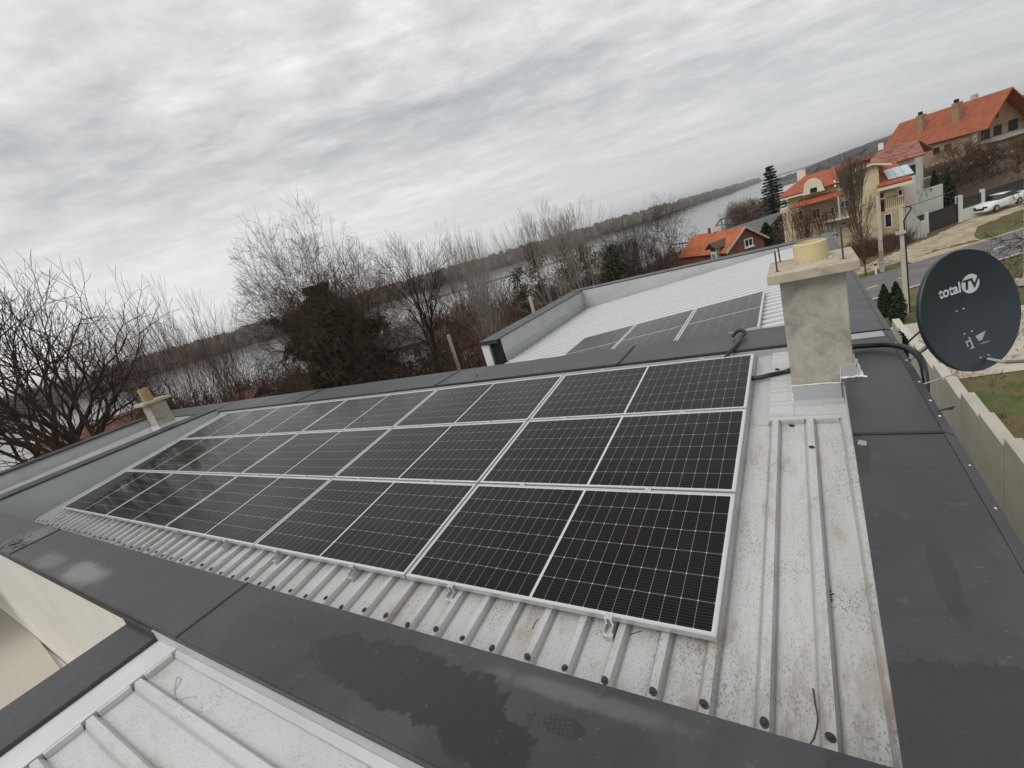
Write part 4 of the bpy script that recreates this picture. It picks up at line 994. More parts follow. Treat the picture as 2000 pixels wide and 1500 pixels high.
# thickets of twigs on the slope below the trees
def thicket():
    rr = random.Random(9); mb = MB()
    for k in range(1300):
        phi = rr.uniform(-88, -6); r = (22 if phi < -58 else 17) + 66 * rr.random() ** 1.6
        a = math.radians(phi); x, y = CAM.x + r * math.sin(a), CAM.y + r * math.cos(a); z = terrain(x, y)
        if y < 12.5 and x > -6.2: continue
        hmax = (2.6 + .03 * r) if phi > -46 else 3.2
        if -48.6 < phi < -43 and r < 43: hmax = 1.2
        if -60 < phi < -48.6 and r < 30: hmax = 1.8
        if phi < -62: hmax = 3.9
        h = hmax * rr.uniform(.55, 1.25)
        for j in range(34):
            p = Vector((x + rr.gauss(0, .7), y + rr.gauss(0, .7), z - .1)); tp = p + Vector((rr.gauss(0, .55), rr.gauss(0, .55), h * rr.uniform(.5, 1)))
            md = p.lerp(tp, .5) + Vector((rr.gauss(0, .18), rr.gauss(0, .18), 0)); wv = .012 + .0007 * r; sd_ = Vector((math.cos(a), -math.sin(a), 0)) * wv
            o = len(mb.v); mb.v += [tuple(p - sd_ * 1.5), tuple(p + sd_ * 1.5), tuple(md + sd_), tuple(md - sd_), tuple(tp)]
            mb.f += [(o, o + 1, o + 2, o + 3), (o + 3, o + 2, o + 4)]
            for _ in range(3):
                b0 = p.lerp(tp, rr.uniform(.35, .9)); e0 = b0 + Vector((rr.gauss(0, .4), rr.gauss(0, .4), rr.uniform(.1, .6)))
                o = len(mb.v); mb.v += [tuple(b0 - sd_ * .7), tuple(b0 + sd_ * .7), tuple(e0)]; mb.f.append((o, o + 1, o + 2))
    BU = dict(depth=5, ang=(.22, .6), up=.03, wander=.12, three=.35, lat=.5, lr=(.74, .95), rmin=.010)
    for k in range(170):
        phi = rr.uniform(-80, -24); r = 21 + 48 * rr.random() ** 1.3; a = math.radians(phi); x, y = CAM.x + r * math.sin(a), CAM.y + r * math.cos(a)
        if (y < 13 and x > -6.5) or -48.6 < phi < -43 or (-61 < phi < -48 and r < 30) or (phi < -62 and r < 27): continue
        z = terrain(x, y) - .2; BU['rmin'] = .007 + .0002 * r; h = rr.uniform(2.6, 5.2) + (1.2 if -52 < phi < -38 else (-1.4 if -62 < phi < -52 else (.6 if phi < -64 else 0)))
        for q_ in range(3):
            d = Vector((rr.gauss(0, .3), rr.gauss(0, .3), 1)).normalized(); fork(mb, rr, Vector((x + rr.gauss(0, .3), y + rr.gauss(0, .3), z)), d, h * .30, .04, 1, BU)
    for k in range(190):
        phi = rr.uniform(-72, -22); r = rr.uniform(38, 82); a = math.radians(phi); x, y = CAM.x + r * math.sin(a), CAM.y + r * math.cos(a)
        if -48.6 < phi < -43 and r < 44: continue
        z = terrain(x, y) - .2; BU['rmin'] = .009 + .0002 * r; h = rr.uniform(4.2, 7.6)
        for q_ in range(3):
            d = Vector((rr.gauss(0, .22), rr.gauss(0, .22), 1)).normalized(); fork(mb, rr, Vector((x + rr.gauss(0, .4), y + rr.gauss(0, .4), z)), d, h * .30, .06, 1, BU)
    tag(mb.build('undergrowth', 'brush'), 'brown leafless brushwood covering the slope behind the roofs', 'undergrowth', kind='stuff')
thicket()
# woods on the far bank and the hills
def woods(name, label, gen, mt, hlo, hhi, wlo, whi, seed):
    rr = random.Random(seed); mb = MB()
    for (x, y, z) in gen(rr):
        h = rr.uniform(hlo, hhi); wd = rr.uniform(wlo, whi); o = len(mb.v); n = 7
        for zf, rf in ((.0, .5), (.35, .95), (.74, .88), (1.0, .58)):
            for k in range(n):
                a = 2 * PI * k / n; q = wd * rf * rr.uniform(.55, 1.25); mb.v.append((x + q * math.cos(a), y + q * math.sin(a), z - 1 + h * zf * rr.uniform(.90, 1.04)))
        for i in range(3):
            for k in range(n): mb.f.append((o + i * n + k, o + i * n + (k + 1) % n, o + (i + 1) * n + (k + 1) % n, o + (i + 1) * n + k))
        mb.f.append(tuple(o + 3 * n + k for k in range(n)))
        for _ in range(4):
            a = rr.uniform(0, 2 * PI); q = wd * .6; b0 = Vector((x + q * math.cos(a) * rr.random(), y + q * math.sin(a) * rr.random(), z + h * .6)); s_ = wd * .06
            o = len(mb.v); mb.v += [(b0.x - s_, b0.y - s_, b0.z), (b0.x + s_, b0.y + s_, b0.z), (b0.x + rr.gauss(0, .8), b0.y + rr.gauss(0, .8), z + h * rr.uniform(.95, 1.15))]; mb.f.append((o, o + 1, o + 2))
    tag(mb.build(name, mt), label, 'forest', kind='stuff')
def far_gen(rr):
    out = []; phi = -86.0
    while phi < -3.4:
        fbk = far_bank(phi)
        for row in range(3):
            r = fbk + 4 + row * 16 + rr.uniform(-5, 5); a = math.radians(phi + rr.uniform(-.3, .3)); out.append((CAM.x + r * math.sin(a), CAM.y + r * math.cos(a), WZ + 1.5 + row * .5))
        phi += math.degrees(5.2 / fbk)
    return out
woods('far_bank_wood', 'grey brown leafless wood along the far river bank', far_gen, 'farwood', 17, 24, 5, 9.5, 31)
def hill_gen(rr):
    out = []
    for k in range(5200):
        phi = rr.uniform(-5, 20); r = 620 + 1500 * rr.random() ** .9; a = math.radians(phi); x, y = CAM.x + r * math.sin(a), CAM.y + r * math.cos(a); z = terrain(x, y)
        if z > WZ + .8 and r < far_bank(phi) - 60: out.append((x, y, z))
    return out
woods('hill_wood', 'grey leafless wood covering the hill behind the houses', hill_gen, 'hillwood', 7, 12, 4, 8, 33)
# grass tufts on the right-hand ground
def grass():
    rr = random.Random(12); mb = MB()
    for k in range(5200):
        x = rr.uniform(3.9, 15); y = 7 + 26 * rr.random() ** 1.2
        if mnoise.noise(Vector((x * .55, y * .4, 3))) < -.05: continue
        z = terrain(x, y) + .03
        for j in range(3):
            a = rr.uniform(0, 2 * PI); l = rr.uniform(.06, .2); e = Vector((math.cos(a), math.sin(a), 0)); p = Vector((x + rr.gauss(0, .06), y + rr.gauss(0, .06), z))
            mb.add([p - e * .012, p + e * .012, p + Vector((rr.gauss(0, .08), rr.gauss(0, .08), l))], [(0, 1, 2)])
    M['grass'] = island('grass_blades', [(.075, .09, .03), (.10, .12, .04), (.15, .13, .065), (.21, .17, .10)], .9, .1)
    tag(mb.build('grass', 'grass'), 'short green and straw coloured grass beyond the concrete fence', 'grass', kind='stuff')
grass()

# ------------------------------------------------------------------ concrete fence on the right
fence = thing('concrete_fence', 'pale stepped concrete fence running alongside the building below the dish', 'fence', (3.6, 14, GZ))
tops = [(10.16, -4.34), (11.74, -4.55), (13.40, -4.76), (14.92, -4.94), (16.47, -5.07)]
Y0 = 10.16; pitch = 1.585
for k in range(-5, 9):
    ya, yb = Y0 + pitch * k, Y0 + pitch * (k + 1)
    zt = -4.45 - .165 * k if k < 5 else -4.45 - .165 * k + .01 * (k - 4) ** 2
    mb = MB(); dx = .012 * ((k % 2) * 2 - 1)
    mb.box((3.50 + dx, ya + .012, GZ - .6), (3.76 + dx, yb - .012, zt)); mb.build('panel', 'fence', fence, bevel=.012)

# ------------------------------------------------------------------ utility poles, wires, marker post
def pole(name, label, x, y, z0, z1, r0, r1, mt='fence', extra=None):
    root = thing(name, label, 'utility pole', (x, y, z0), 'utility poles along the road')
    mb = MB(); mb.hexa([(x - r0, y - r0, z0 - .3), (x + r0, y - r0, z0 - .3), (x + r0, y + r0, z0 - .3), (x - r0, y + r0, z0 - .3), (x - r1, y - r1, z1), (x + r1, y - r1, z1), (x + r1, y + r1, z1), (x - r1, y + r1, z1)]); mb.build('shaft', mt, root, bevel=.02)
    if extra: extra(root)
    return root
q1 = onz(1723, 530, GZ); q2 = onz(1770, 613, GZ); q3 = onz(2002, 558, GZ)
pz1 = at(1712, 384, math.hypot(q1.x - CAM.x, q1.y - CAM.y)).z; pz2 = at(1757, 408, math.hypot(q2.x - CAM.x, q2.y - CAM.y)).z
def ex1(r):
    mb = MB(); mb.box((q1.x - .5, q1.y - .05, pz1 - .3), (q1.x + .5, q1.y + .05, pz1 - .2)); mb.build('crossarm', 'steel', r)
def ex2(r):
    zm = at(1763, 452, math.hypot(q2.x - CAM.x, q2.y - CAM.y)).z
    mb = MB(); mb.box((q2.x - .30, q2.y - .22, zm - .10), (q2.x + .14, q2.y - .10, zm + .06)); mb.build('collar', 'fence', r)
    mb = MB(); mb.tube(smooth([(q2.x + .16, q2.y - .1, GZ + .1), (q2.x + .13, q2.y - .12, GZ + 2.5), (q2.x + .10, q2.y - .1, zm + .2), (q2.x + .12, q2.y - .1, pz2 - .6), (q2.x + .42, q2.y, pz2 - .1), (q2.x + .2, q2.y, pz2 + .05)], 8), .035, 6); mb.build('riser_cable', 'black', r)
pole('utility_pole', 'concrete utility pole on the grass strip, farther one beside the white marker post', q1.x, q1.y, GZ, pz1, .15, .10, extra=ex1)
pole('utility_pole', 'concrete utility pole with a black riser cable behind the two thujas', q2.x, q2.y, GZ, pz2, .13, .09, extra=ex2)
pole('utility_pole', 'pale grey pole cut by the right picture edge above the dish', q3.x, q3.y, GZ, 3.0, .09, .08, 'flash')
mb = MB(); q = onz(2000, 558, GZ); mb.box((q.x - .3, q.y - .3, GZ + .1), (q.x + .3, q.y + .3, GZ + .4)); mb.build('footing', 'fence', [o for o in COL.objects if o.name == 'utility_pole.002'][0])
q5 = at(1640, 420, 47); p5 = pole('lamp_pole', 'thin pale metal pole in front of the yellow villa seen beside the chimney bar', q5.x, q5.y, GZ, at(1633, 385, 47).z, .06, .05, 'flash'); p5['category'] = 'pole'
def wire(label, a, c, sag):
    a, c = Vector(a), Vector(c); mb = MB()
    mb.tube([a.lerp(c, i / 14) - Vector((0, 0, sag * 4 * (i / 14) * (1 - i / 14))) for i in range(15)], .018, 4); tag(mb.build('overhead_wire', 'black'), label, 'wire', 'overhead wires')
wire('dark overhead wire from the farther concrete pole to the villa corner', (q1.x, q1.y, pz1 - .2), (7.2, 57.0, -2.6), .5)
wire('dark overhead wire from the farther concrete pole running left past the villa', (q1.x, q1.y, pz1 - .25), (-6, 60, -3.4), .6)
wire('dark overhead wire between the two concrete poles and the right picture edge', (q2.x, q2.y, pz2), (16, 47, -.6), .5)
q = onz(1711, 537, GZ); mb = MB(); mb.box((q.x - .06, q.y - .04, GZ), (q.x + .06, q.y + .04, GZ + 1.05)); ro_ = thing('marker_post', 'small white roadside marker post on the grass strip', 'road marker', (q.x, q.y, GZ)); mb.build('post', 'white', ro_)
mb = MB(); mb.box((q.x - .064, q.y - .046, GZ + .72), (q.x + .064, q.y + .046, GZ + .90)); mb.build('band', 'hole', ro_)

# ------------------------------------------------------------------ houses
def mat_tiles(name, col, var=.2, rows=3.2, rot=0.0):
    mt, t, b = new_mat(name); co = t.mapping(obj_co(t), rot=(0, 0, rot))
    s3 = t.n('ShaderNodeSeparateXYZ', None, _0=co)
    rw = t.math('FRACT', t.math('MULTIPLY', s3.outputs[2], rows * 1.6)); cw = t.math('SINE', t.math('MULTIPLY', s3.outputs[0], 6.2832 * rows * 1.1))
    n1 = t.noise(co, 1.3, 5, .65); n2 = t.noise(co, 7, 4, .7)
    c = t.ramp(t.math('ADD', t.math('MULTIPLY', n1, .6), t.math('MULTIPLY', n2, .4)), [(.32, tuple(v * (1 - 2 * var) for v in col)), (.5, col), (.68, tuple(min(1, v * (1 + 1.4 * var)) for v in col))])
    c = t.mix(t.math('MULTIPLY', t.step(rw, .22, .0), .5), c, tuple(v * .35 for v in col))
    t.set(b.inputs['Base Color'], c); t.set(b.inputs['Roughness'], .8); t.set(b.inputs['Specular IOR Level'], .25)
    bump(t, b, t.math('ADD', rw, t.math('MULTIPLY', cw, .4)), .6, .05); return mt
M['tile_red'] = mat_tiles('red_roof_tiles', (.36, .105, .058), .22)
M['tile_orange'] = mat_tiles('orange_roof_tiles', (.45, .14, .055), .25, 2.6, .78)
M['tile_brick'] = mat_tiles('orange_red_roof_tiles', (.31, .098, .052), .2, 2.2, .78)
M['tile_old'] = mat_tiles('weathered_roof_tiles', (.27, .12, .085), .5, 2.2)
M['tile_slate'] = plain('blue_grey_roofing', (.115, .115, .118), .7, 0, .3, 1.5)
def mat_brick(name, col, mort):
    mt, t, b = new_mat(name); co = obj_co(t)
    s3 = t.n('ShaderNodeSeparateXYZ', None, _0=co)
    uv = t.n('ShaderNodeCombineXYZ', None, _0=t.math('ADD', s3.outputs[0], s3.outputs[1]), _1=s3.outputs[2], _2=0.0).outputs[0]
    br = t.n('ShaderNodeTexBrick', None, Vector=uv, Scale=2.2, Mortar_Size=.03, Color1=col, Color2=tuple(v * .7 for v in col), Mortar=mort)
    n1 = t.noise(co, .8, 6, .65); c = t.mix(t.math('MULTIPLY', t.step(n1, .42, .7), .55), br.outputs[0], tuple(v * .45 for v in col))
    t.set(b.inputs['Base Color'], c); t.set(b.inputs['Roughness'], .92); bump(t, b, n1, .3, .05); return mt
M['brick'] = mat_brick('raw_brick', (.42, .245, .13), (.25, .20, .15))
M['brick_red'] = mat_brick('red_brick', (.27, .085, .05), (.16, .11, .09))
M['yellow'] = plain('yellow_render', (.66, .57, .36), .88, 0, .10, .7, .05, .2)
M['cream'] = plain('cream_trim', (.72, .66, .50), .8, 0, .06, 2)
M['stucco'] = mat_concrete('patchy_stone_facade', (.58, .46, .28), .55)
M['glass'] = plain('dark_window_glass', (.015, .017, .02), .08, 0, .3, 2)
M['wframe'] = plain('white_window_frame', (.70, .70, .68), .6, 0, .05, 4)
M['darkpanel'] = plain('dark_slat_panel', (.030, .026, .025), .6, 0, .2, 3)
M['mint'] = plain('pale_mint_wall', (.62, .66, .57), .85, 0, .07, 1.0)
class Fr:     # local frame: a along the front, d towards the viewer, z up
    def __init__(s, P, ang): s.P = Vector((P[0], P[1], 0)); s.e = Vector((math.cos(ang), math.sin(ang), 0)); s.n = Vector((s.e.y, -s.e.x, 0))
    def __call__(s, a, d, z): return s.P + s.e * a + s.n * d + Vector((0, 0, z))
    def box(s, mb, a0, a1, d0, d1, z0, z1): mb.hexa([s(a0, d1, z0), s(a1, d1, z0), s(a1, d0, z0), s(a0, d0, z0), s(a0, d1, z1), s(a1, d1, z1), s(a1, d0, z1), s(a0, d0, z1)])
def slab(mb, p, th):      # tilted roof plane with thickness below
    p = [Vector(q) for q in p]; n = (p[1] - p[0]).cross(p[2] - p[0]).normalized()
    if n.z < 0: n = -n
    mb.prism(p, -n * th)
def window(F, par_, a0, a1, z0, z1, d, frame='wframe', mull=1, sill=True):
    mb = MB(); w = .09
    F.box(mb, a0, a1, d, d + .05, z1 - w, z1); F.box(mb, a0, a1, d, d + .05, z0, z0 + w); F.box(mb, a0, a0 + w, d, d + .049, z0 + w, z1 - w); F.box(mb, a1 - w, a1, d, d + .049, z0 + w, z1 - w)
    for k in range(mull): ac = a0 + (a1 - a0) * (k + 1) / (mull + 1); F.box(mb, ac - .035, ac + .035, d, d + .045, z0 + w, z1 - w)
    if sill: F.box(mb, a0 - .08, a1 + .08, d, d + .14, z0 - .08, z0 - .001)
    o = mb.build('window', frame, par_); mb = MB(); F.box(mb, a0 + w * .9, a1 - w * .9, d - .03, d + .012, z0 + w * .9, z1 - w * .9); mb.build('pane', 'glass', o); return o
def opening(F, par_, a0, a1, z0, z1, d, name='window_opening'):
    mb = MB(); F.box(mb, a0, a1, d - .3, d + .015, z0, z1); return mb.build(name, 'hole', par_)

# yellow villa: three storeys, stepped orange roofs
VY = 58.0; VF = Fr((0, VY), 0.0)
def vp(px_, py_, d=0.0): q = ony(px_, py_, VY - d); return q.x, q.z
villa = thing('villa', 'yellow three storey villa with orange tiled roofs across the road', 'house', (4, VY, GZ))
xl, zl_ = vp(1538, 392); xr, _ = vp(1664, 350); xt, ztw = vp(1713, 330); xe, _ = vp(1764, 360)
ze = vp(1580, 374)[1]; zb = GZ - 1.5
mb = MB(); VF.box(mb, xl, xr, -8, 0, zb, ze); mb.build('wall', 'yellow', villa)
mb = MB(); VF.box(mb, xl + .3, xr - 1.6, .003, .06, zb, vp(1590, 398)[1] - .1); mb.build('wall', 'stucco', villa)
zt2 = vp(1690, 333)[1]
mb = MB(); VF.box(mb, xr + .002, xt, -7, .9, zb, zt2 + .4); mb.build('wall', 'yellow', villa)
zw = vp(1710, 380, .6)[1]
mb = MB(); VF.box(mb, xt + .002, xe, -6, -1.6, zb, zw); VF.box(mb, xt + .002, xe - .02, -1.6, .6, zb, vp(1740, 408, .6)[1] - .1); mb.build('wall', 'stucco', villa)
mb = MB(); VF.box(mb, xe - 1.5, xe, -1.59, .55, vp(1740, 408, .6)[1] - .1, zw - .1); mb.build('wall', 'yellow', villa)
# main roof: hipped left end, eave stepping up at the right
ex0, ez0 = vp(1523, 387, .8); exr, ezr = vp(1632, 358, .8); rx0, rz0 = vp(1572, 340, -4); rx1, rz1 = vp(1657, 319, -4)
ezr = ez0; mb = MB()
slab(mb, [VF(ex0, .8, ez0), VF(exr, .8, ez0), VF(rx1 + .1, -4, rz1), VF(rx0, -4, rz1)], .14)
slab(mb, [VF(ex0, .8, ez0 - .001), VF(rx0, -4, rz1 - .001), VF(ex0, -9, ez0 - .001)], .14)
slab(mb, [VF(ex0, -9, ez0), VF(rx0, -4, rz1), VF(xt, -4, rz1), VF(xt, -9, ez0)], .14)
x2, z2 = vp(1665, 343, .5); slab(mb, [VF(exr + .01, .5, z2), VF(x2, .5, z2), VF(rx1 + .4, -4, rz1 + .02), VF(exr + .01, -4, rz1 + .02)], .14)
mb.build('roof', 'tile_red', villa)
mb = MB(); VF.box(mb, ex0, exr - 1.2, .62, .80, ez0 - .30, ez0 - .13); VF.box(mb, exr, x2, .35, .52, z2 - .30, z2 - .13)
mb.hexa([VF(exr - .12, .82, ez0 - .3), VF(exr + .02, .82, ez0 - .3), VF(exr + .02, .3, ez0 - .3), VF(exr - .12, .3, ez0 - .3), VF(exr - .12, .52, z2 + .05), VF(exr + .02, .52, z2 + .05), VF(exr + .02, .3, z2 + .05), VF(exr - .12, .3, z2 + .05)])
mb.build('eaves_board', 'cream', villa)
# round-headed dormer
ga, gz = vp(1588, 366, .9); mb = MB(); pol = []
gr = .78
for k in range(13):
    a = PI * k / 12; pol.append(VF(ga + gr * math.cos(a), .9, gz + .05 + gr * math.sin(a)))
pol += [VF(ga - gr, .9, gz + .05), VF(ga - .95, .9, gz - .55), VF(ga + .95, .9, gz - .55)]
mb.prism(pol, VF(0, -1.6, 0) - VF(0, 0, 0)); mb.build('dormer', 'cream', villa)
opening(VF, villa, ga - .28, ga + .30, gz - .50, gz - .05, .92)
# canopy roof over the first floor
c0 = vp(1543, 408, 1.7); c1 = vp(1649, 382, 1.7); c2 = vp(1632, 372, .3); c3 = vp(1566, 389, .3); mb = MB()
slab(mb, [VF(c0[0], 1.7, c0[1]), VF(c1[0], 1.7, c0[1]), VF(c2[0], .06, c2[1]), VF(c3[0] - .2, .06, c2[1])], .10); mb.build('canopy_roof', 'tile_red', villa)
for (a, c, mul) in (((1638, 371), (1656, 355), 1), ((1642, 407), (1658, 389), 1), ((1636, 443), (1655, 431), 0)):
    (a0, z0), (a1, z1) = vp(a[0], a[1], .06), vp(c[0], c[1], .06); window(VF, villa, a0, a1, min(z0, z1), max(z0, z1), .005, mull=mul)
for (a, c, mul) in (((1560, 432), (1569, 409), 0), ((1587, 430), (1602, 405), 1), ((1622, 424), (1630, 402), 0), ((1568, 453), (1580, 445), 1)):
    (a0, z0), (a1, z1) = vp(a[0], a[1], .1), vp(c[0], c[1], .1); window(VF, villa, a0, a1, min(z0, z1), max(z0, z1), .062, mull=mul)
b0 = vp(1608, 432, 1.2); b1 = vp(1664, 416, 1.2); mb = MB(); VF.box(mb, b0[0], b1[0], .07, 1.2, b0[1] - .25, b0[1] - .05); mb.build('balcony', 'cream', villa)
mb = MB()
for k in range(16): a = b0[0] + (b1[0] - b0[0]) * k / 15; mb.tube([VF(a, 1.15, b0[1] - .05), VF(a, 1.15, b0[1] + .75)], .02, 4)
mb.tube([VF(b0[0], 1.15, b0[1] + .76), VF(b1[0], 1.15, b0[1] + .76)], .035, 4); mb.build('railing', 'black', villa)
mb = MB(); g0 = vp(1613, 455, .1); g1 = vp(1631, 437, .1); VF.box(mb, g0[0], g1[0], .063, .09, g0[1], g1[1]); mb.build('garage_door', 'white', villa)
# left porch
mb = MB(); p0 = vp(1526, 416); VF.box(mb, p0[0] - .1, xl - .01, -2, -.2, p0[1] - .1, p0[1] + .25); 
for a in (p0[0] + .05, xl - .25): VF.box(mb, a, a + .2, -.45, -.25, zb, p0[1] - .1)
mb.build('porch', 'cream', villa)
mb = MB(); VF.box(mb, p0[0] + .1, xl - .012, -2, -1.8, zb, p0[1] - .1); mb.build('porch_wall', 'yellow', villa)
# tower roof and right wing roof with a solar collector
t0 = vp(1668, 338, 1.2); tp_ = vp(1706, 317, -2); mb = MB()
mx = (xr + xt) / 2 + .5; tz = tp_[1] + .1
slab(mb, [VF(xr - .4, 1.3, zt2 + .25), VF(mx, 1.3, tz), VF(mx, -7.2, tz), VF(xr - .4, -7.2, zt2 + .25)], .12); slab(mb, [VF(mx + .002, 1.3, tz), VF(xt + .9, 1.3, zt2 + .15), VF(xt + .9, -7.2, zt2 + .15), VF(mx + .002, -7.2, tz)], .12); mb.build('roof', 'tile_red', villa)
mb = MB(); mb.prism([VF(xr + .05, .895, zt2 + .38), VF(xt - .01, .895, zt2 + .38), VF(mx, .895, tz - .14)], VF(0, -1, 0) - VF(0, 0, 0)); 
mb.prism([VF(xr - .4, 1.32, zt2 + .0), VF(mx, 1.32, tz - .22), VF(mx, 1.32, tz - .05), VF(xr - .4, 1.32, zt2 + .2)], VF(0, .05, 0) - VF(0, 0, 0)); mb.prism([VF(mx, 1.321, tz - .22), VF(xt + .9, 1.321, zt2 - .1), VF(xt + .9, 1.321, zt2 + .1), VF(mx, 1.321, tz - .05)], VF(0, .05, 0) - VF(0, 0, 0)); mb.build('gable', 'cream', villa)
w0 = vp(1708, 371, 1.6); w1 = vp(1782, 350, 1.6); zc_ = (w0[1] + w1[1]) / 2; w2 = vp(1790, 338, -4); mb = MB()
zl2 = vp(1728, 362, 1.6)[1]
slab(mb, [VF(xt - .2, 1.6, zl2), VF(w1[0], 1.6, zl2), VF(w1[0] - .3, -4.5, zl2 + 1.55), VF(xt + .01, -4.5, zl2 + 1.55)], .14); mb.build('roof', 'tile_red', villa)
mb = MB(); VF.box(mb, xt - .2, w1[0], 1.45, 1.62, zl2 - .42, zl2 - .15); mb.build('eaves_board', 'cream', villa)
mb = MB(); P_ = lambda a, d: VF(a, d, zl2 + .10 + 1.55 * (1.6 - d) / 6.1)
slab(mb, [P_(xt + .7, .6), P_(xt + 2.6, .6), P_(xt + 2.6, -2.6), P_(xt + .7, -2.6)], .06); co_ = mb.build('solar_collector', 'steel', villa)
M['collector'] = plain('pale_collector_glass', (.45, .56, .60), .1, 0, .1, 2); mb = MB()
for k in range(3): slab(mb, [P_(xt + .76 + k * .61, .52) + Vector((0, 0, .02)), P_(xt + 1.30 + k * .61, .52) + Vector((0, 0, .02)), P_(xt + 1.30 + k * .61, -2.5) + Vector((0, 0, .02)), P_(xt + .76 + k * .61, -2.5) + Vector((0, 0, .02))], .03)
mb.build('collector_glass', 'collector', co_)
zf1 = vp(1735, 402, .6)[1]
opening(VF, villa, xt + .15, xt + 1.3, zf1 - .1, zw - .9, -1.58, 'doorway')
(a0, z0), (a1, z1) = vp(1753, 384, .56), vp(1763, 368, .56); window(VF, villa, a0, a1, z0, z1, .555, mull=0)
mb = MB(); 
for k in range(12): a = xt + .1 + (xe - xt - .2) * k / 11; mb.tube([VF(a, .55, zf1 - .15), VF(a, .55, zf1 + .75)], .02, 4)
mb.tube([VF(xt + .1, .55, zf1 + .76), VF(xe, .55, zf1 + .76)], .03, 4); mb.build('railing', 'bark_brown', villa)
(a0, z0), (a1, z1) = vp(1728, 446, .6), vp(1742, 415, .6); o = window(VF, villa, a0, a1, z0, z1, .603, mull=0, sill=False); o.name = 'door'
mb = MB(); 
for k in range(9): VF.box(mb, xe + .02 + k * .16, xe + .02 + (k + 1) * .16, -1.0, .6, zb, zf1 - .3 - k * .32)
mb.build('stair', 'wallgrey', villa)
q = vp(1565, 342, -4); mb = MB(); VF.box(mb, q[0] - .4, q[0] + .4, -4.6, -3.9, rz1 - 1.2, vp(1565, 333, -4)[1]); mb.build('chimney', 'cream', villa)
# old house with weathered roof just behind
OY = 66.0; OF = Fr((0, OY), math.radians(-14)); oq = lambda x_, y_: onp(x_, y_, Vector((0, OY, 0)), OF.n)
old = thing('old_house', 'old pale house with a sagging weathered brown tile roof behind the villa', 'house', (11, OY, GZ))
def ol(x_, y_): q = oq(x_, y_) - OF.P; return q.dot(OF.e), q.z
L0, L1, L2, L3 = ol(1712, 322), ol(1800, 304), ol(1722, 300), ol(1775, 292); mb = MB()
slab(mb, [OF(L0[0] - 1.5, .6, L0[1] - .3), OF(L1[0] + .3, .6, L0[1] - .15), OF(L1[0] - .6, -4, L0[1] + 1.35), OF(L0[0] - .2, -4, L0[1] + 1.35)], .15); slab(mb, [OF(L0[0] - 1.5, -8.6, L0[1] - .3), OF(L1[0] + .3, -8.6, L0[1] - .15), OF(L1[0] - .6, -4.002, L0[1] + 1.35), OF(L0[0] - .2, -4.002, L0[1] + 1.35)], .15); mb.build('roof', 'tile_old', old)
mb = MB(); OF.box(mb, L0[0] - 1.2, L1[0] - .6, -8, 0, GZ - 1, L0[1] - .25); mb.build('wall', 'render', old)
a = ol(1775, 332); opening(OF, old, a[0] - .3, a[0] + .5, a[1] - .6, a[1] + .4, .01)
mb = MB(); c = ol(1708, 292); OF.box(mb, c[0] - .22, c[0] + .22, -4.3, -3.9, L0[1] + .8, L0[1] + 2.1); o = mb.build('chimney', 'white', old)
mb = MB(); OF.box(mb, c[0] - .30, c[0] + .30, -4.4, -3.8, L0[1] + 2.102, L0[1] + 2.2); mb.build('chimney_cap', 'tile_old', o)

# unfinished brick house on the slope
BF = Fr((24.34, 90.21), math.atan2(-.7078, .7064)); BZ = 3.78
bh = thing('brick_house', 'large unfinished brick house with a steep orange roof at the right edge', 'house', (20, 94, GZ))
RZ_, EZ = 3.95, -.02; run = 4.6
mb = MB(); slab(mb, [BF(-14.2, run, EZ - .1), BF(0.2, run, EZ - .1), BF(0.0, 0, RZ_), BF(-13.9, 0, RZ_)], .16); slab(mb, [BF(-14.2, -run - 1.2, EZ - 1.0), BF(.2, -run - 1.2, EZ - 1.0), BF(0, -.002, RZ_), BF(-13.9, -.002, RZ_)], .16); mb.build('roof', 'tile_brick', bh)
mb = MB(); BF.box(mb, -13.4, -1.5, -5.2, 4.1, GZ - 3, EZ - .25); mb.prism([BF(-1.5, 4.1, EZ - .25), BF(-1.5, -5.2, EZ - .5), BF(-1.5, -.0, RZ_ - .35)], BF(-.3, 0, 0) - BF(0, 0, 0)); mb.build('wall', 'brick', bh)
mb = MB(); BF.box(mb, -1.75, -1.35, 3.75, 4.14, GZ - 3, EZ - .27)
for z in (-1.9, -4.4): BF.box(mb, -1.498, -1.42, -5.2, 3.7, z, z + .35)
for z in (-1.9,): BF.box(mb, -1.4, .2, -5.2, 2.2, z - .1, z + .12)
mb.build('concrete_frame', 'wallgrey', bh)
GF = Fr(BF(-1.49, 0, 0), math.atan2(BF.n.y, BF.n.x) + PI)   # gable end: runs away from the front corner
def gop(d0, d1, z0, z1): 
    mb = MB(); mb.hexa([BF(-1.7, d0, z0), BF(-1.47, d0, z0), BF(-1.47, d1, z0), BF(-1.7, d1, z0), BF(-1.7, d0, z1), BF(-1.47, d0, z1), BF(-1.47, d1, z1), BF(-1.7, d1, z1)]); mb.build('window_opening', 'hole', bh)
gop(1.5, 3.0, -1.5, .1 - .3); gop(-.6, .8, -1.4, -.15); gop(.0, 1.0, .8, 2.0); gop(-3.5, -1.8, -1.4, 0)
gop(1.2, 3.0, -4.0, -2.6)
for (x_, y_) in ((1829, 295), (1851, 288)):
    q = onp(x_, y_, BF(0, 4.1, 0), BF.n) - BF.P; a = q.dot(BF.e); opening(BF, bh, a - .42, a + .42, q.z - .45, q.z + .45, 4.1)
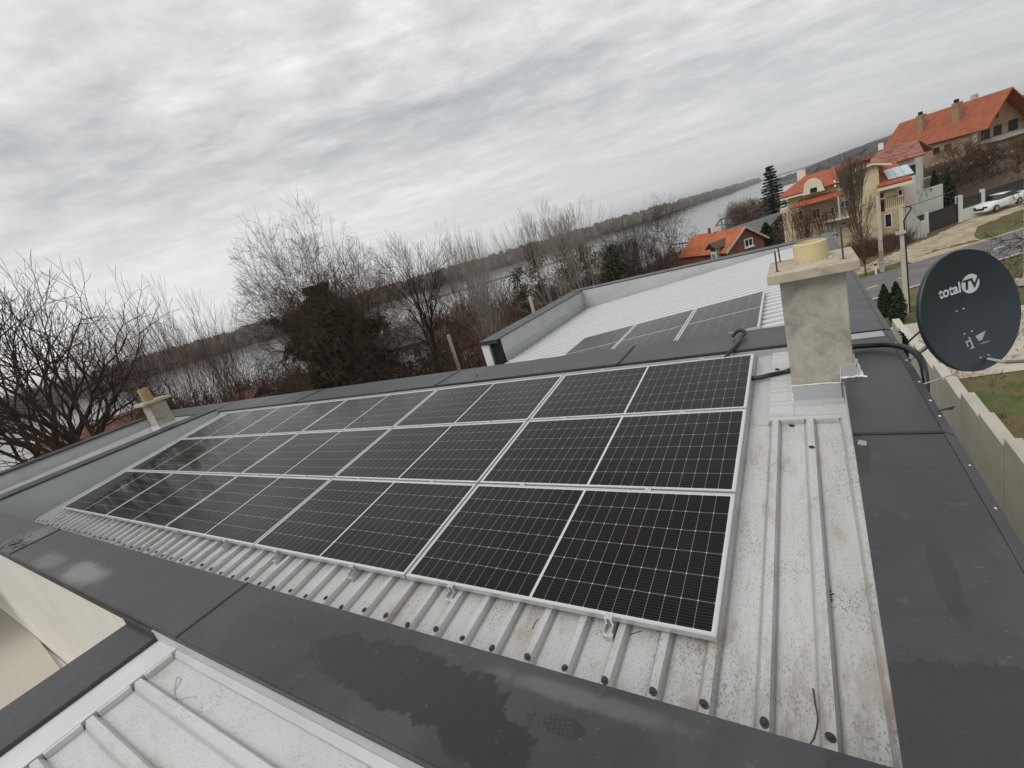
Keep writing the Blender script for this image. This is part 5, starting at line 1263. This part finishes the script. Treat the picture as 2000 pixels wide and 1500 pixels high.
for (x_, zt_) in ((1800, 1.0), (1870, 1.0)):
    yb_ = 252 if x_ == 1800 else 226; yt = 224 if x_ == 1800 else 200
    q = onp(x_, yb_ - 4, BF(0, 2.2, 0), BF.n) - BF.P; a = q.dot(BF.e); zt3 = onp(x_, yt, BF(0, 2.2, 0), BF.n).z
    mb = MB(); BF.box(mb, a - .42, a + .42, 1.8, 2.6, 1.2, zt3); o = mb.build('chimney', 'brick', bh)
    mb = MB(); BF.box(mb, a - .28, a + .1, 2.0, 2.4, zt3 + .002, zt3 + .45); mb.build('chimney_pot', 'hole', o)
q = onp(1897, 191, BF(0, 0, 0), BF.n) - BF.P; mb = MB(); BF.box(mb, q.dot(BF.e) - .3, q.dot(BF.e) + .3, -.8, -.3, RZ_ - .5, RZ_ + .6); mb.build('chimney', 'wallgrey', bh)

# cottage with the orange roof behind the rear parapet
KP = at(1451, 443, 45); KF = Fr((KP.x, KP.y), math.atan2(-.7078, .7064)); kz = KP.z
kt = thing('cottage', 'small red brick cottage with a bright orange tiled roof behind the rear parapet', 'house', (KP.x - 2, KP.y, -9))
mb = MB(); slab(mb, [KF(-6.7, 2.1, kz - 1.62), KF(.25, 2.1, kz - 1.62), KF(.25, 0, kz), KF(-6.7, 0, kz)], .10); slab(mb, [KF(-6.7, -2.1, kz - 1.45), KF(.25, -2.1, kz - 1.45), KF(.25, -.002, kz), KF(-6.7, -.002, kz)], .10); mb.build('roof', 'tile_orange', kt)
mb = MB(); KF.box(mb, -6.5, -.02, -1.85, 1.85, -9, kz - 1.55); mb.prism([KF(-.02, 1.85, kz - 1.55), KF(-.02, -1.85, kz - 1.55), KF(-.02, 0, kz - .12)], KF(-6, 0, 0) - KF(0, 0, 0)); mb.build('wall', 'brick_red', kt)
mb = MB(); mb.prism([KF(.26, 2.12, kz - 1.75), KF(.26, 0, kz - .12), KF(.26, 0, kz + .04), KF(.26, 2.12, kz - 1.58)], KF(.06, 0, 0) - KF(0, 0, 0)); mb.prism([KF(.261, 0, kz - .12), KF(.261, -2.12, kz - 1.6), KF(.261, -2.12, kz - 1.43), KF(.261, 0, kz + .04)], KF(.06, 0, 0) - KF(0, 0, 0)); mb.build('barge_board', 'wallgrey', kt)
mb = MB(); W_ = Fr(KF(-.02, 0, 0), math.atan2(-KF.n.y, -KF.n.x)); mb = MB(); 
window(W_, kt, -.1, .75, kz - 1.75, kz - 1.05, .01, mull=1)
a = onp(1391, 484, KF(0, 2.2, 0), KF.n) - KF.P; aa = a.dot(KF.e); mb = MB(); KF.box(mb, aa - .42, aa + .42, 1.0, 2.15, kz - 2.6, kz - .95); o = mb.build('dormer', 'wallgrey', kt)
mb = MB(); slab(mb, [KF(aa - .72, 2.45, kz - 1.12), KF(aa, 2.45, kz - .62), KF(aa, .5, kz - .55), KF(aa - .72, .8, kz - 1.12)], .06); slab(mb, [KF(aa + .72, 2.45, kz - 1.12), KF(aa + .002, 2.45, kz - .62), KF(aa + .002, .5, kz - .55), KF(aa + .72, .8, kz - 1.12)], .06); mb.build('dormer_roof', 'bark_brown', o)
opening(KF, kt, aa - .3, aa + .3, kz - 1.35, kz - 1.0, 2.16); window(KF, kt, aa - .3, aa + .3, kz - 2.1, kz - 1.5, 2.152, mull=1)
a = onp(1388, 448, KF(0, 0, 0), KF.n) - KF.P; aa = a.dot(KF.e)
for k in (-.28, .12): mb = MB(); KF.box(mb, aa + k, aa + k + .24, -.3, .1, kz - .4, kz + .42); o = mb.build('chimney', 'brick_red' if k < 0 else 'white', kt)
# dark barn roofs and hall frame beyond the cottage
bq = at(1420, 445, 70); BFm = Fr((bq.x, bq.y), math.radians(-30)); bn = thing('barn', 'long dark barn roof by the water behind the orange roofed cottage', 'barn', (bq.x, bq.y, -10))
mb = MB(); slab(mb, [BFm(-8, 3, bq.z - 2.6), BFm(6.5, 3, bq.z - 1.4), BFm(7, -1, bq.z + .5), BFm(-3.5, -1, bq.z - .5)], .15); mb.build('roof', 'tile_slate', bn)
mb = MB(); BFm.box(mb, -7.5, 6.5, -4, 2.6, -13, bq.z - 2.8); mb.build('wall', 'bark_brown', bn)
hq = [at(1375, 470, 74), at(1408, 428, 76), at(1446, 420, 80), at(1310, 478, 72)]
hf = MB(); hf.tube([hq[3], hq[0], hq[1], hq[2]], .10, 6); hf.tube([at(1400, 440, 76), at(1440, 436, 78)], .06, 6)
for p in (hq[0], hq[1], hq[2]): hf.tube([p, p + Vector((0, 0, -4))], .06, 5)
tag(hf.build('hall_frame', 'tile_slate'), 'dark bent roof frame of an open shed standing against the river', 'shed frame')
# white house and red roofs seen through the left-hand trees
wq = at(800, 705, 42); WF = Fr((wq.x, wq.y), math.radians(20)); wh = thing('white_house', 'white house with a dark blue grey roof glimpsed behind the forked tree', 'house', (wq.x, wq.y, -10))
zt_ = at(800, 668, 42).z; mb = MB(); WF.box(mb, -2.2, 2.4, -6, 0, -12, zt_); mb.build('wall', 'white', wh)
mb = MB(); slab(mb, [WF(-2.8, .6, zt_ - .1), WF(2.9, .6, zt_ - .1), WF(2.4, -3, zt_ + 1.3), WF(-2.2, -3, zt_ + 1.3)], .12); slab(mb, [WF(-2.8, -6.6, zt_ - .1), WF(2.9, -6.6, zt_ - .1), WF(2.4, -3.002, zt_ + 1.3), WF(-2.2, -3.002, zt_ + 1.3)], .12); mb.build('roof', 'tile_slate', wh)
for a in (-1.2, 1.0): window(WF, wh, a - .4, a + .4, zt_ - 1.5, zt_ - .5, .01, mull=1); window(WF, wh, a - .4, a + .4, zt_ - 3.3, zt_ - 2.3, .01, mull=1)
def low_house(label, px_, py_, d, ang, L, run, rise, tile):
    q = at(px_, py_, d); F = Fr((q.x, q.y), ang); r = thing('tiled_house', label, 'house', (q.x, q.y, terrain(q.x, q.y)), 'red roofed houses below the trees')
    mb = MB(); slab(mb, [F(-L, run, q.z - rise), F(L, run, q.z - rise), F(L, 0, q.z), F(-L, 0, q.z)], .12); slab(mb, [F(-L, -run, q.z - rise), F(L, -run, q.z - rise), F(L, -.002, q.z), F(-L, -.002, q.z)], .12); mb.build('roof', tile, r)
    mb = MB(); F.box(mb, -L + .4, L - .4, -run + .3, run - .3, terrain(q.x, q.y) - 1, q.z - rise - .05); mb.build('wall', 'render', r)
M['tile_dull'] = mat_tiles('dull_red_tiles', (.13, .058, .04), .35, 2.4)
low_house('dull red tiled roof low behind the far left parapet', 205, 818, 34, math.radians(60), 3.0, 3, 1.7, 'tile_dull')
low_house('small red tiled roof beside the pale poplars', 925, 640, 38, math.radians(10), 1.2, 2, 1.0, 'tile_dull')
low_house('small red tiled roof just above the back coping left of the ivy tree', 482, 762, 36, math.radians(30), .9, 1.6, .7, 'tile_dull')
# small white houses along the foot of the hill
for i, (px_, py_, d) in enumerate(((1593, 336, 190), (1610, 332, 200), (1628, 326, 190), (1645, 319, 200), (1700, 300, 150), (1537, 352, 210))):
    q = at(px_, py_, d); F = Fr((q.x, q.y), math.radians(-10)); zg = min(terrain(q.x, q.y), q.z - 4)
    r = thing('village_house', ['tiny pale house at the left end of the row beyond the villa roof', 'tiny pale house second from the left beyond the villa roof', 'tiny pale house third from the left beyond the villa roof', 'tiny pale house beside the villa ridge end', 'pale house with grey roof left of the big brick house', 'tiny pale house on the shore beside the blue spruce'][i], 'house', (q.x, q.y, zg), 'pale houses at the foot of the hill')
    mb = MB(); F.box(mb, -3, 3, -4, 0, zg - 1, q.z - 1.2); mb.build('wall', 'white', r)
    mb = MB(); slab(mb, [F(-3.4, .4, q.z - 1.2), F(3.4, .4, q.z - 1.2), F(3.4, -2, q.z), F(-3.4, -2, q.z)], .15); slab(mb, [F(-3.4, -4.4, q.z - 1.2), F(3.4, -4.4, q.z - 1.2), F(3.4, -2.002, q.z), F(-3.4, -2.002, q.z)], .15); mb.build('roof', 'tile_slate' if i % 2 else 'tile_dull', r)

# ------------------------------------------------------------------ white boundary wall with gate, retaining walls, cars
wA, wB, wC, wD = Vector((8.7, 58.3, 0)), Vector((10.7, 60.5, 0)), Vector((13.5, 63.2, 0)), Vector((22.0, 73.5, 0))
wx = at(1767, 466, 0.001)
wA = onz(1767, 467, GZ + .2); wB = onz(1811, 451, GZ + .2); wC = onz(1871, 431, GZ + .2); wD = wC + (wC - wB).normalized() * 10.5
wf = Fr((wB.x, wB.y), math.atan2(wC.y - wB.y, wC.x - wB.x)); wl = (wC - wB).to_2d().length
bw = thing('boundary_wall', 'pale mint boundary wall with pillars and dark slatted infill across the road', 'wall', (wB.x, wB.y, GZ))
lA = -(wA - wB).to_2d().length
def wpart(name, a0, a1, d0, d1, z0, z1, mt, par_=None): mb = MB(); wf.box(mb, a0, a1, d0, d1, z0, z1); return mb.build(name, mt, par_ or bw)
wpart('low_wall', lA, -.32, -.12, .08, GZ - .5, GZ + 1.35, 'mint'); wpart('infill_panel', lA, -.32, -.04, 0, GZ + 1.355, GZ + 1.9, 'darkpanel')
wpart('pillar', -.31, .02, -.2, .16, GZ - .5, GZ + 2.05, 'mint'); wpart('pillar', wl - .02, wl + .42, -.2, .16, GZ - .5, GZ + 2.55, 'mint')
wpart('low_wall', wl + .43, wl + 10.5, -.12, .08, GZ - .5, GZ + 1.15, 'mint'); wpart('infill_panel', wl + .43, wl + 2.9, -.04, 0, GZ + 1.155, GZ + 2.2, 'darkpanel'); wpart('infill_panel', wl + 3.2, wl + 10.4, -.04, 0, GZ + 1.155, GZ + 2.2, 'darkpanel'); wpart('pillar', wl + 2.9, wl + 3.2, -.16, .12, GZ - .5, GZ + 2.45, 'mint')
gt = thing('gate', 'dark brown sliding gate between two mint pillars', 'gate', (wB.x + 1, wB.y + 1, GZ))
mb = MB(); wf.box(mb, .05, wl - .05, -.05, .0, GZ + .1, GZ + 1.85); mb.build('panel', 'darkpanel', gt); mb = MB(); wf.box(mb, .05, wl - .05, .001, .04, GZ + 1.75, GZ + 1.87); wf.box(mb, wl - .14, wl - .05, .002, .06, GZ + .1, GZ + 2.5); mb.build('gate_frame', 'black', gt)
rw = thing('retaining_wall', 'pale curved retaining wall rising behind the gate with dead vines', 'wall', (wB.x + 1, wB.y + 5, GZ))
mb = MB()
for k in range(12):
    a0, a1 = -1.6 + k * .75, -1.6 + (k + 1) * .75; z0_, z1_ = GZ + 2.4 + 1.2 * sstep(-1.6, 1.2, a0), GZ + 2.4 + 1.2 * sstep(-1.6, 1.2, a1)
    mb.hexa([wf(a0, -4, GZ - .5), wf(a1, -4, GZ - .5), wf(a1, -4.3, GZ - .5), wf(a0, -4.3, GZ - .5), wf(a0, -4, z0_), wf(a1, -4, z1_), wf(a1, -4.3, z1_), wf(a0, -4.3, z0_)])
mb.build('wall', 'mint', rw)
mb = MB(); rr = random.Random(3)
for k in range(26):
    a = rr.uniform(-1.2, 6); b0 = wf(a, -3.97, GZ + 3.6); mb.tube([b0, b0 + wf.e * rr.gauss(0, .4) + Vector((0, 0, rr.uniform(-1.2, .5)))], .03, 3)
mb.build('dead_vine', 'bark_pale', rw)
st_ = thing('stone_terrace', 'rough brown stone terrace wall under the unfinished brick house', 'wall', (18, 76, GZ))
mb = MB()
for k, (off, zt_) in enumerate(((-9, GZ + 4.0), (-12.5, GZ + 5.0))):
    wf.box(mb, -1.0, 30, off - 2.5, off, GZ - 2, zt_)
mb.build('wall', 'stone', st_)
mb = MB(); wf.box(mb, -1.0, 30, -9.2, -8.95, GZ + 4.002, GZ + 4.2); mb.build('wall_cap', 'wallgrey', st_)
mb = MB(); wf.box(mb, 3.8, 4.5, -8.94, -8.3, GZ, GZ + 5.6); mb.build('pier', 'white', st_)
def car(label, P, ang, name='parked_car'):
    F = Fr((P.x, P.y), ang); z = P.z; r = thing(name, label, 'car', (P.x, P.y, z), 'white cars parked by the boundary wall')
    prof = [(-2.25, .35, .62), (-2.2, .72, .74), (-1.35, .98, .82), (-.75, 1.0, .86), (1.3, 1.02, .86), (2.0, 1.0, .82), (2.25, .75, .76), (2.28, .38, .70)]
    mb = MB(); n = len(prof); V = []
    for (a, h, wd) in prof:
        V += [F(a, wd, z + .28), F(a, wd + .04, z + .28 + (h - .28) * .6), F(a, wd * .93, z + h), F(a, -wd * .93, z + h), F(a, -wd - .04, z + .28 + (h - .28) * .6), F(a, -wd, z + .28)]
    fs = [(i * 6 + k, i * 6 + (k + 1) % 6, (i + 1) * 6 + (k + 1) % 6, (i + 1) * 6 + k) for i in range(n - 1) for k in range(6)] + [(0, 1, 2, 3, 4, 5), tuple((n - 1) * 6 + k for k in (5, 4, 3, 2, 1, 0))]
    mb.add(V, fs); M.setdefault('carpaint', plain('white_car_paint', (.78, .79, .80), .22, 0, .02, 2)); mb.build('body', 'carpaint', r, True, bevel=.04)
    mb = MB(); V = []
    for (a, h, wd) in ((-1.05, .97, .78), (-.25, 1.40, .62), (.75, 1.44, .62), (1.75, 1.02, .74)): V += [F(a, wd, z + h), F(a, -wd, z + h)]
    mb.add(V + [F(-1.05, .78, z + .9), F(-1.05, -.78, z + .9), F(1.75, .74, z + .9), F(1.75, -.74, z + .9)], [(0, 1, 3, 2), (4, 5, 7, 6), (0, 2, 4, 6), (1, 7, 5, 3)]); mb.build('window', 'glass', r)
    mb = MB(); mb.add([F(-.22, .60, z + 1.43), F(-.22, -.60, z + 1.43), F(.78, .60, z + 1.47), F(.78, -.60, z + 1.47), F(-.2, .62, z + 1.38), F(-.2, -.62, z + 1.38), F(.74, .62, z + 1.41), F(.74, -.62, z + 1.41)], [(0, 1, 3, 2), (0, 4, 5, 1), (2, 3, 7, 6), (0, 2, 6, 4), (1, 5, 7, 3)]); mb.build('car_roof', 'carpaint', r, True)
    for a in (-1.4, 1.4):
        for s_ in (-1, 1):
            mb = MB(); mb.cyl(F(a, s_ * .72, z + .32), F(a, s_ * .90, z + .32), .33, 20); o = mb.build('wheel', 'black', r); mb = MB(); mb.cyl(F(a, s_ * .901, z + .32), F(a, s_ * .91, z + .32), .20, 14); mb.build('rim', 'steel', o)
    for s_ in (-1, 1): mb = MB(); F.box(mb, -2.28, -2.15, s_ * .48 - .18, s_ * .48 + .18, z + .58, z + .72); mb.build('headlight', 'glass', r)
    mb = MB(); F.box(mb, -2.30, -2.2, -.4, .4, z + .40, z + .58); mb.build('grille', 'black', r)
cq = onz(1948, 408, GZ + .2); cang = math.atan2(wC.y - wB.y, wC.x - wB.x)
car('white sedan parked nose out beside the dark slatted wall', cq, cang); cq2 = cq + wf.e * 5.6 + wf.n * .3
car('white car parked behind the sedan at the right picture edge', cq2, cang)
# trees and shrubs around the houses
x, y = xy(1686, 440, 54); tree('columnar_tree', 'tall narrow leafless poplar with upright twigs before the yellow villa', x, y, GZ, ztop(1664, 300, 54), 'bark_mid', 201, S_(UPR, depth=7, trunk=.14, L0=.18, ang=(.08, .24), up=.12, limbs=6, extra=6, rmin=.013), 1, .16, (0, 0), group='trees around the villa', width=1.05)
for i, (bx0, tx, ty, lab) in enumerate(((1556, 1543, 395, 'bare many stemmed shrub tree at the left corner of the villa'), (1575, 1567, 408, 'bare shrub tree before the villa windows, left of the balcony'), (1608, 1603, 398, 'bare shrub tree before the villa balcony'))):
    x, y = xy(bx0, 450, 54.5); tree('garden_tree', lab, x, y, GZ, ztop(tx, ty, 54.5), 'bark_brown', 210 + i, S_(UPR, depth=4, rmin=.014), 5, .06, (0, 0), group='trees around the villa', stem_spread=.22, width=1.0)
x, y = xy(1688, 500, 46); tree('garden_tree', 'small bare spreading tree on the grass left of the farther concrete pole', x, y, GZ, ztop(1680, 442, 46), 'bark_brown', 220, S_(BROAD, depth=7, trunk=.3, rmin=.010), 1, .09, (0, 0), group='trees around the villa', width=1.5)
for i, (bx0, by0, tx, ty, d_, lab) in enumerate(((1878, 370, 1868, 272, 80, 'bare tree in front of the unfinished brick wall, right of its two small openings'), (1840, 380, 1832, 315, 78, 'low bare tree in front of the brick wall above the cypresses'), (1930, 350, 1918, 285, 82, 'bare tree before the concrete corner of the brick house'), (1985, 350, 1976, 270, 80, 'bare tree before the brick house gable at the right picture edge'))):
    x, y = xy(bx0, by0, d_); tree('slope_tree', lab, x, y, GZ + 2.5, ztop(tx, ty, d_), 'bark_brown', 230 + i, S_(BROAD, depth=6, trunk=.25, rmin=.016), 2, .13, (0, 0), group='bare trees below the brick house', width=2.6)
x, y = xy(2075, 450, 38); tree('garden_tree', 'bare tree at the right picture edge reaching over the white cars', x, y, GZ, ztop(1962, 345, 38), 'bark_dark', 240, S_(BROAD, depth=7, trunk=.3, ang=(.35, .75), up=-.02, rmin=.010), 1, .10, (-.2, 0), group='trees around the villa', width=2.4)
x, y = xy(1826, 370, 73); shrub('cypress', 'dark slim cypress before the brick house, the left one', x, y, GZ + 1, ztop(1818, 335, 73) - GZ - 1, .55, 'thuja', 5, 700, .14, 'cypresses below the brick house')
x, y = xy(1853, 375, 72); shrub('cypress', 'dark broader cypress before the brick house, the right one', x, y, GZ + .5, ztop(1848, 345, 72) - GZ - .5, .8, 'thuja', 6, 800, .16, 'cypresses below the brick house')
q = at(1497, 452, 47); shrub('clipped_bush', 'dark rounded bush behind the rear parapet right of the cottage', q.x, q.y, q.z - 2.5, 3.2, 1.1, 'thuja', 8, 1200, .11)
def hedge(label, pts, h, wv, seed):
    rr = random.Random(seed); mb = MB()
    for k in range(1500):
        f = rr.random() * (len(pts) - 1); i = int(f); c = Vector(pts[i]).lerp(Vector(pts[i + 1]), f - i) + Vector((rr.gauss(0, wv), rr.gauss(0, wv), 0)); t_ = c + Vector((rr.gauss(0, .5), rr.gauss(0, .5), h * rr.uniform(.4, 1.1))); s_ = Vector((.03, 0, 0))
        mb.add([c - s_, c + s_, t_], [(0, 1, 2)]); m_ = c.lerp(t_, .6); mb.add([m_ - s_ * .6, m_ + s_ * .6, m_ + Vector((rr.gauss(0, .4), rr.gauss(0, .4), rr.uniform(0, .5)))], [(0, 1, 2)])
    tag(mb.build('brushwood', 'brush'), label, 'brushwood', kind='stuff')
hedge('brown brushwood on the bank left of the villa', [(-9, 66, -9.5), (-4, 66, -9), (-1.5, 62, -8)], 5.0, 1.2, 3)
hedge('brown brushwood on the stone terraces below the brick house', [(10, 71, GZ + 1.5), (15, 77, GZ + 2), (22, 84, GZ + 2)], 1.5, 1.6, 4)
hedge('low brown bushes along the villa garden edge', [(3.5, 54, GZ), (6, 53, GZ), (8.2, 56.5, GZ)], 1.5, .5, 5)

# ------------------------------------------------------------------ small debris on the roofs
def twig(label, pts, r, mt='bark_brown', name='twig', cat='twig', group='twigs on the roof'):
    mb = MB(); P = smooth(pts, 5); mb.tube(P, [r * (1 - .5 * i / len(P)) for i in range(len(P))], 5); return tag(mb.build(name, mt), label, cat, group)
rp_ = lambda x_, y_, h=-.099: onp(x_, y_, roof(0, 0, h), roof(0, 0, 1) - roof(0, 0, 0))
twig('thin crooked twig lying near the front coping by the last ribs', [rp_(1588, 1345), rp_(1592, 1375), rp_(1597, 1405), rp_(1590, 1440), rp_(1580, 1455)], .004)
twig('small dark twig below the front panel edge, left of the corner clamp', [rp_(1228, 1240), rp_(1240, 1236), rp_(1253, 1232)], .003)
twig('small dark twig on the pan between two ribs under the front row', [rp_(1040, 1228), rp_(1046, 1215), rp_(1053, 1208)], .003)
twig('hair thin stem beside the array on the plain roof strip', [rp_(1455, 920), rp_(1450, 912), rp_(1456, 903)], .002)
mb = MB(); rr = random.Random(2)
for k in range(34):
    c = rp_(1619 + rr.gauss(0, 2.2), 1172 + rr.gauss(0, 16), -.096); e = Vector((rr.gauss(0, 1), rr.gauss(0, 1), rr.gauss(0, .3))).normalized() * rr.uniform(.008, .022); g = Vector((rr.gauss(0, 1), rr.gauss(0, 1), rr.gauss(0, .5))).normalized() * .007
    mb.quad(c - e, c + g, c + e, c - g)
M['deadleaf'] = island('dead_leaves', [(.03, .02, .014), (.06, .03, .018), (.09, .05, .03)]); tag(mb.build('leaf_clump', 'deadleaf'), 'dark clump of dead leaves caught beside the right hand rib', 'leaves')
M['string'] = plain('pale_green_string', (.42, .58, .46), .8, 0, .1, 5)
o_ = lambda x_, y_: onz(x_, y_, .266)
twig('tangled pale green string lying on the front annex roof', [o_(322, 1362), o_(330, 1367), o_(342, 1365), o_(340, 1350), o_(352, 1330), o_(346, 1322), o_(340, 1345), o_(345, 1364), o_(365, 1362), o_(381, 1360), o_(382, 1366)], .0022, 'string', 'string', 'string', None)
mb = MB(); t0 = onz(1830, 804, ZC + .004)
for (dx, dy, l, w_, up) in ((0, 0, .07, .016, .02), (.02, .01, .06, .012, .03)):
    mb.hexa([t0 + Vector((dx, dy, 0)), t0 + Vector((dx + l, dy - .02, up)), t0 + Vector((dx + l, dy + w_ - .02, up)), t0 + Vector((dx, dy + w_, 0)), t0 + Vector((dx, dy, .003)), t0 + Vector((dx + l, dy - .02, up + .003)), t0 + Vector((dx + l, dy + w_ - .02, up + .003)), t0 + Vector((dx, dy + w_, .003))])
tag(mb.build('rubber_scrap', 'black'), 'black curled rubber scrap on the right coping near its outer edge', 'scrap')
mb = MB(); c = onz(1683, 868, ZC + .002); mb.hexa([c + Vector(v) for v in ((-.02, -.01, 0), (.02, -.02, 0), (.025, .02, 0), (-.01, .025, 0), (-.02, -.01, .012), (.02, -.02, .004), (.025, .02, .010), (-.01, .025, .018))]); tag(mb.build('paper_scrap', 'steel'), 'small grey scrap on the right coping by the chimney corner', 'scrap')
mb = MB(); rr = random.Random(8); c = onz(24, 1062, ZC + .002)
for k in range(22):
    p = c + Vector((rr.gauss(0, .14), rr.gauss(0, .06), 0)); e = Vector((rr.gauss(0, 1), rr.gauss(0, 1), 0)).normalized() * rr.uniform(.03, .09); g = Vector((-e.y, e.x, 0)) * rr.uniform(.4, .9); u_ = Vector((0, 0, rr.uniform(.005, .035)))
    mb.quad(p - e, p + g + u_, p + e + u_ * .4, p - g)
tag(mb.build('plastic_scrap', 'tile_slate'), 'crumpled grey plastic scrap on the front coping at the left edge', 'scrap')
mb = MB(); c = onz(931, 733, ZC + .006); mb.tube([c, c + Vector((.02, 0, .006))], [.03, .012], 8); tag(mb.build('leaf', 'sand'), 'single brown leaf on the back coping near the hollow parapet end', 'leaf')
for i, (px_, py_) in enumerate(((872, 655), (1032, 580))):
    q = at(px_, py_ - 10, 24); r_ = pole('fence_post', ['slanting pale post behind the back coping beside the forked tree', 'pale post behind the left parapet of the white rear roof'][i], q.x, q.y, -8, at(px_, py_, 24).z, .07, .07, 'fence'); r_['category'] = 'post'; r_['group'] = 'pale posts behind the copings'

# ------------------------------------------------------------------ haze
hm = bpy.data.materials.new('haze'); hm.use_nodes = True; T = NT(hm.node_tree); hm.node_tree.nodes.clear()
vol = T.n('ShaderNodeVolumePrincipled', None, Color=(.80, .81, .83), Density=.00022); T.n('ShaderNodeOutputMaterial', None, Volume=vol.outputs[0])
mb = MB(); mb.box((-6800, -6800, WZ - 8), (6800, 6800, 60)); tag(mb.build('haze', hm), 'thin grey haze over the river and hills', 'haze', kind='stuff')
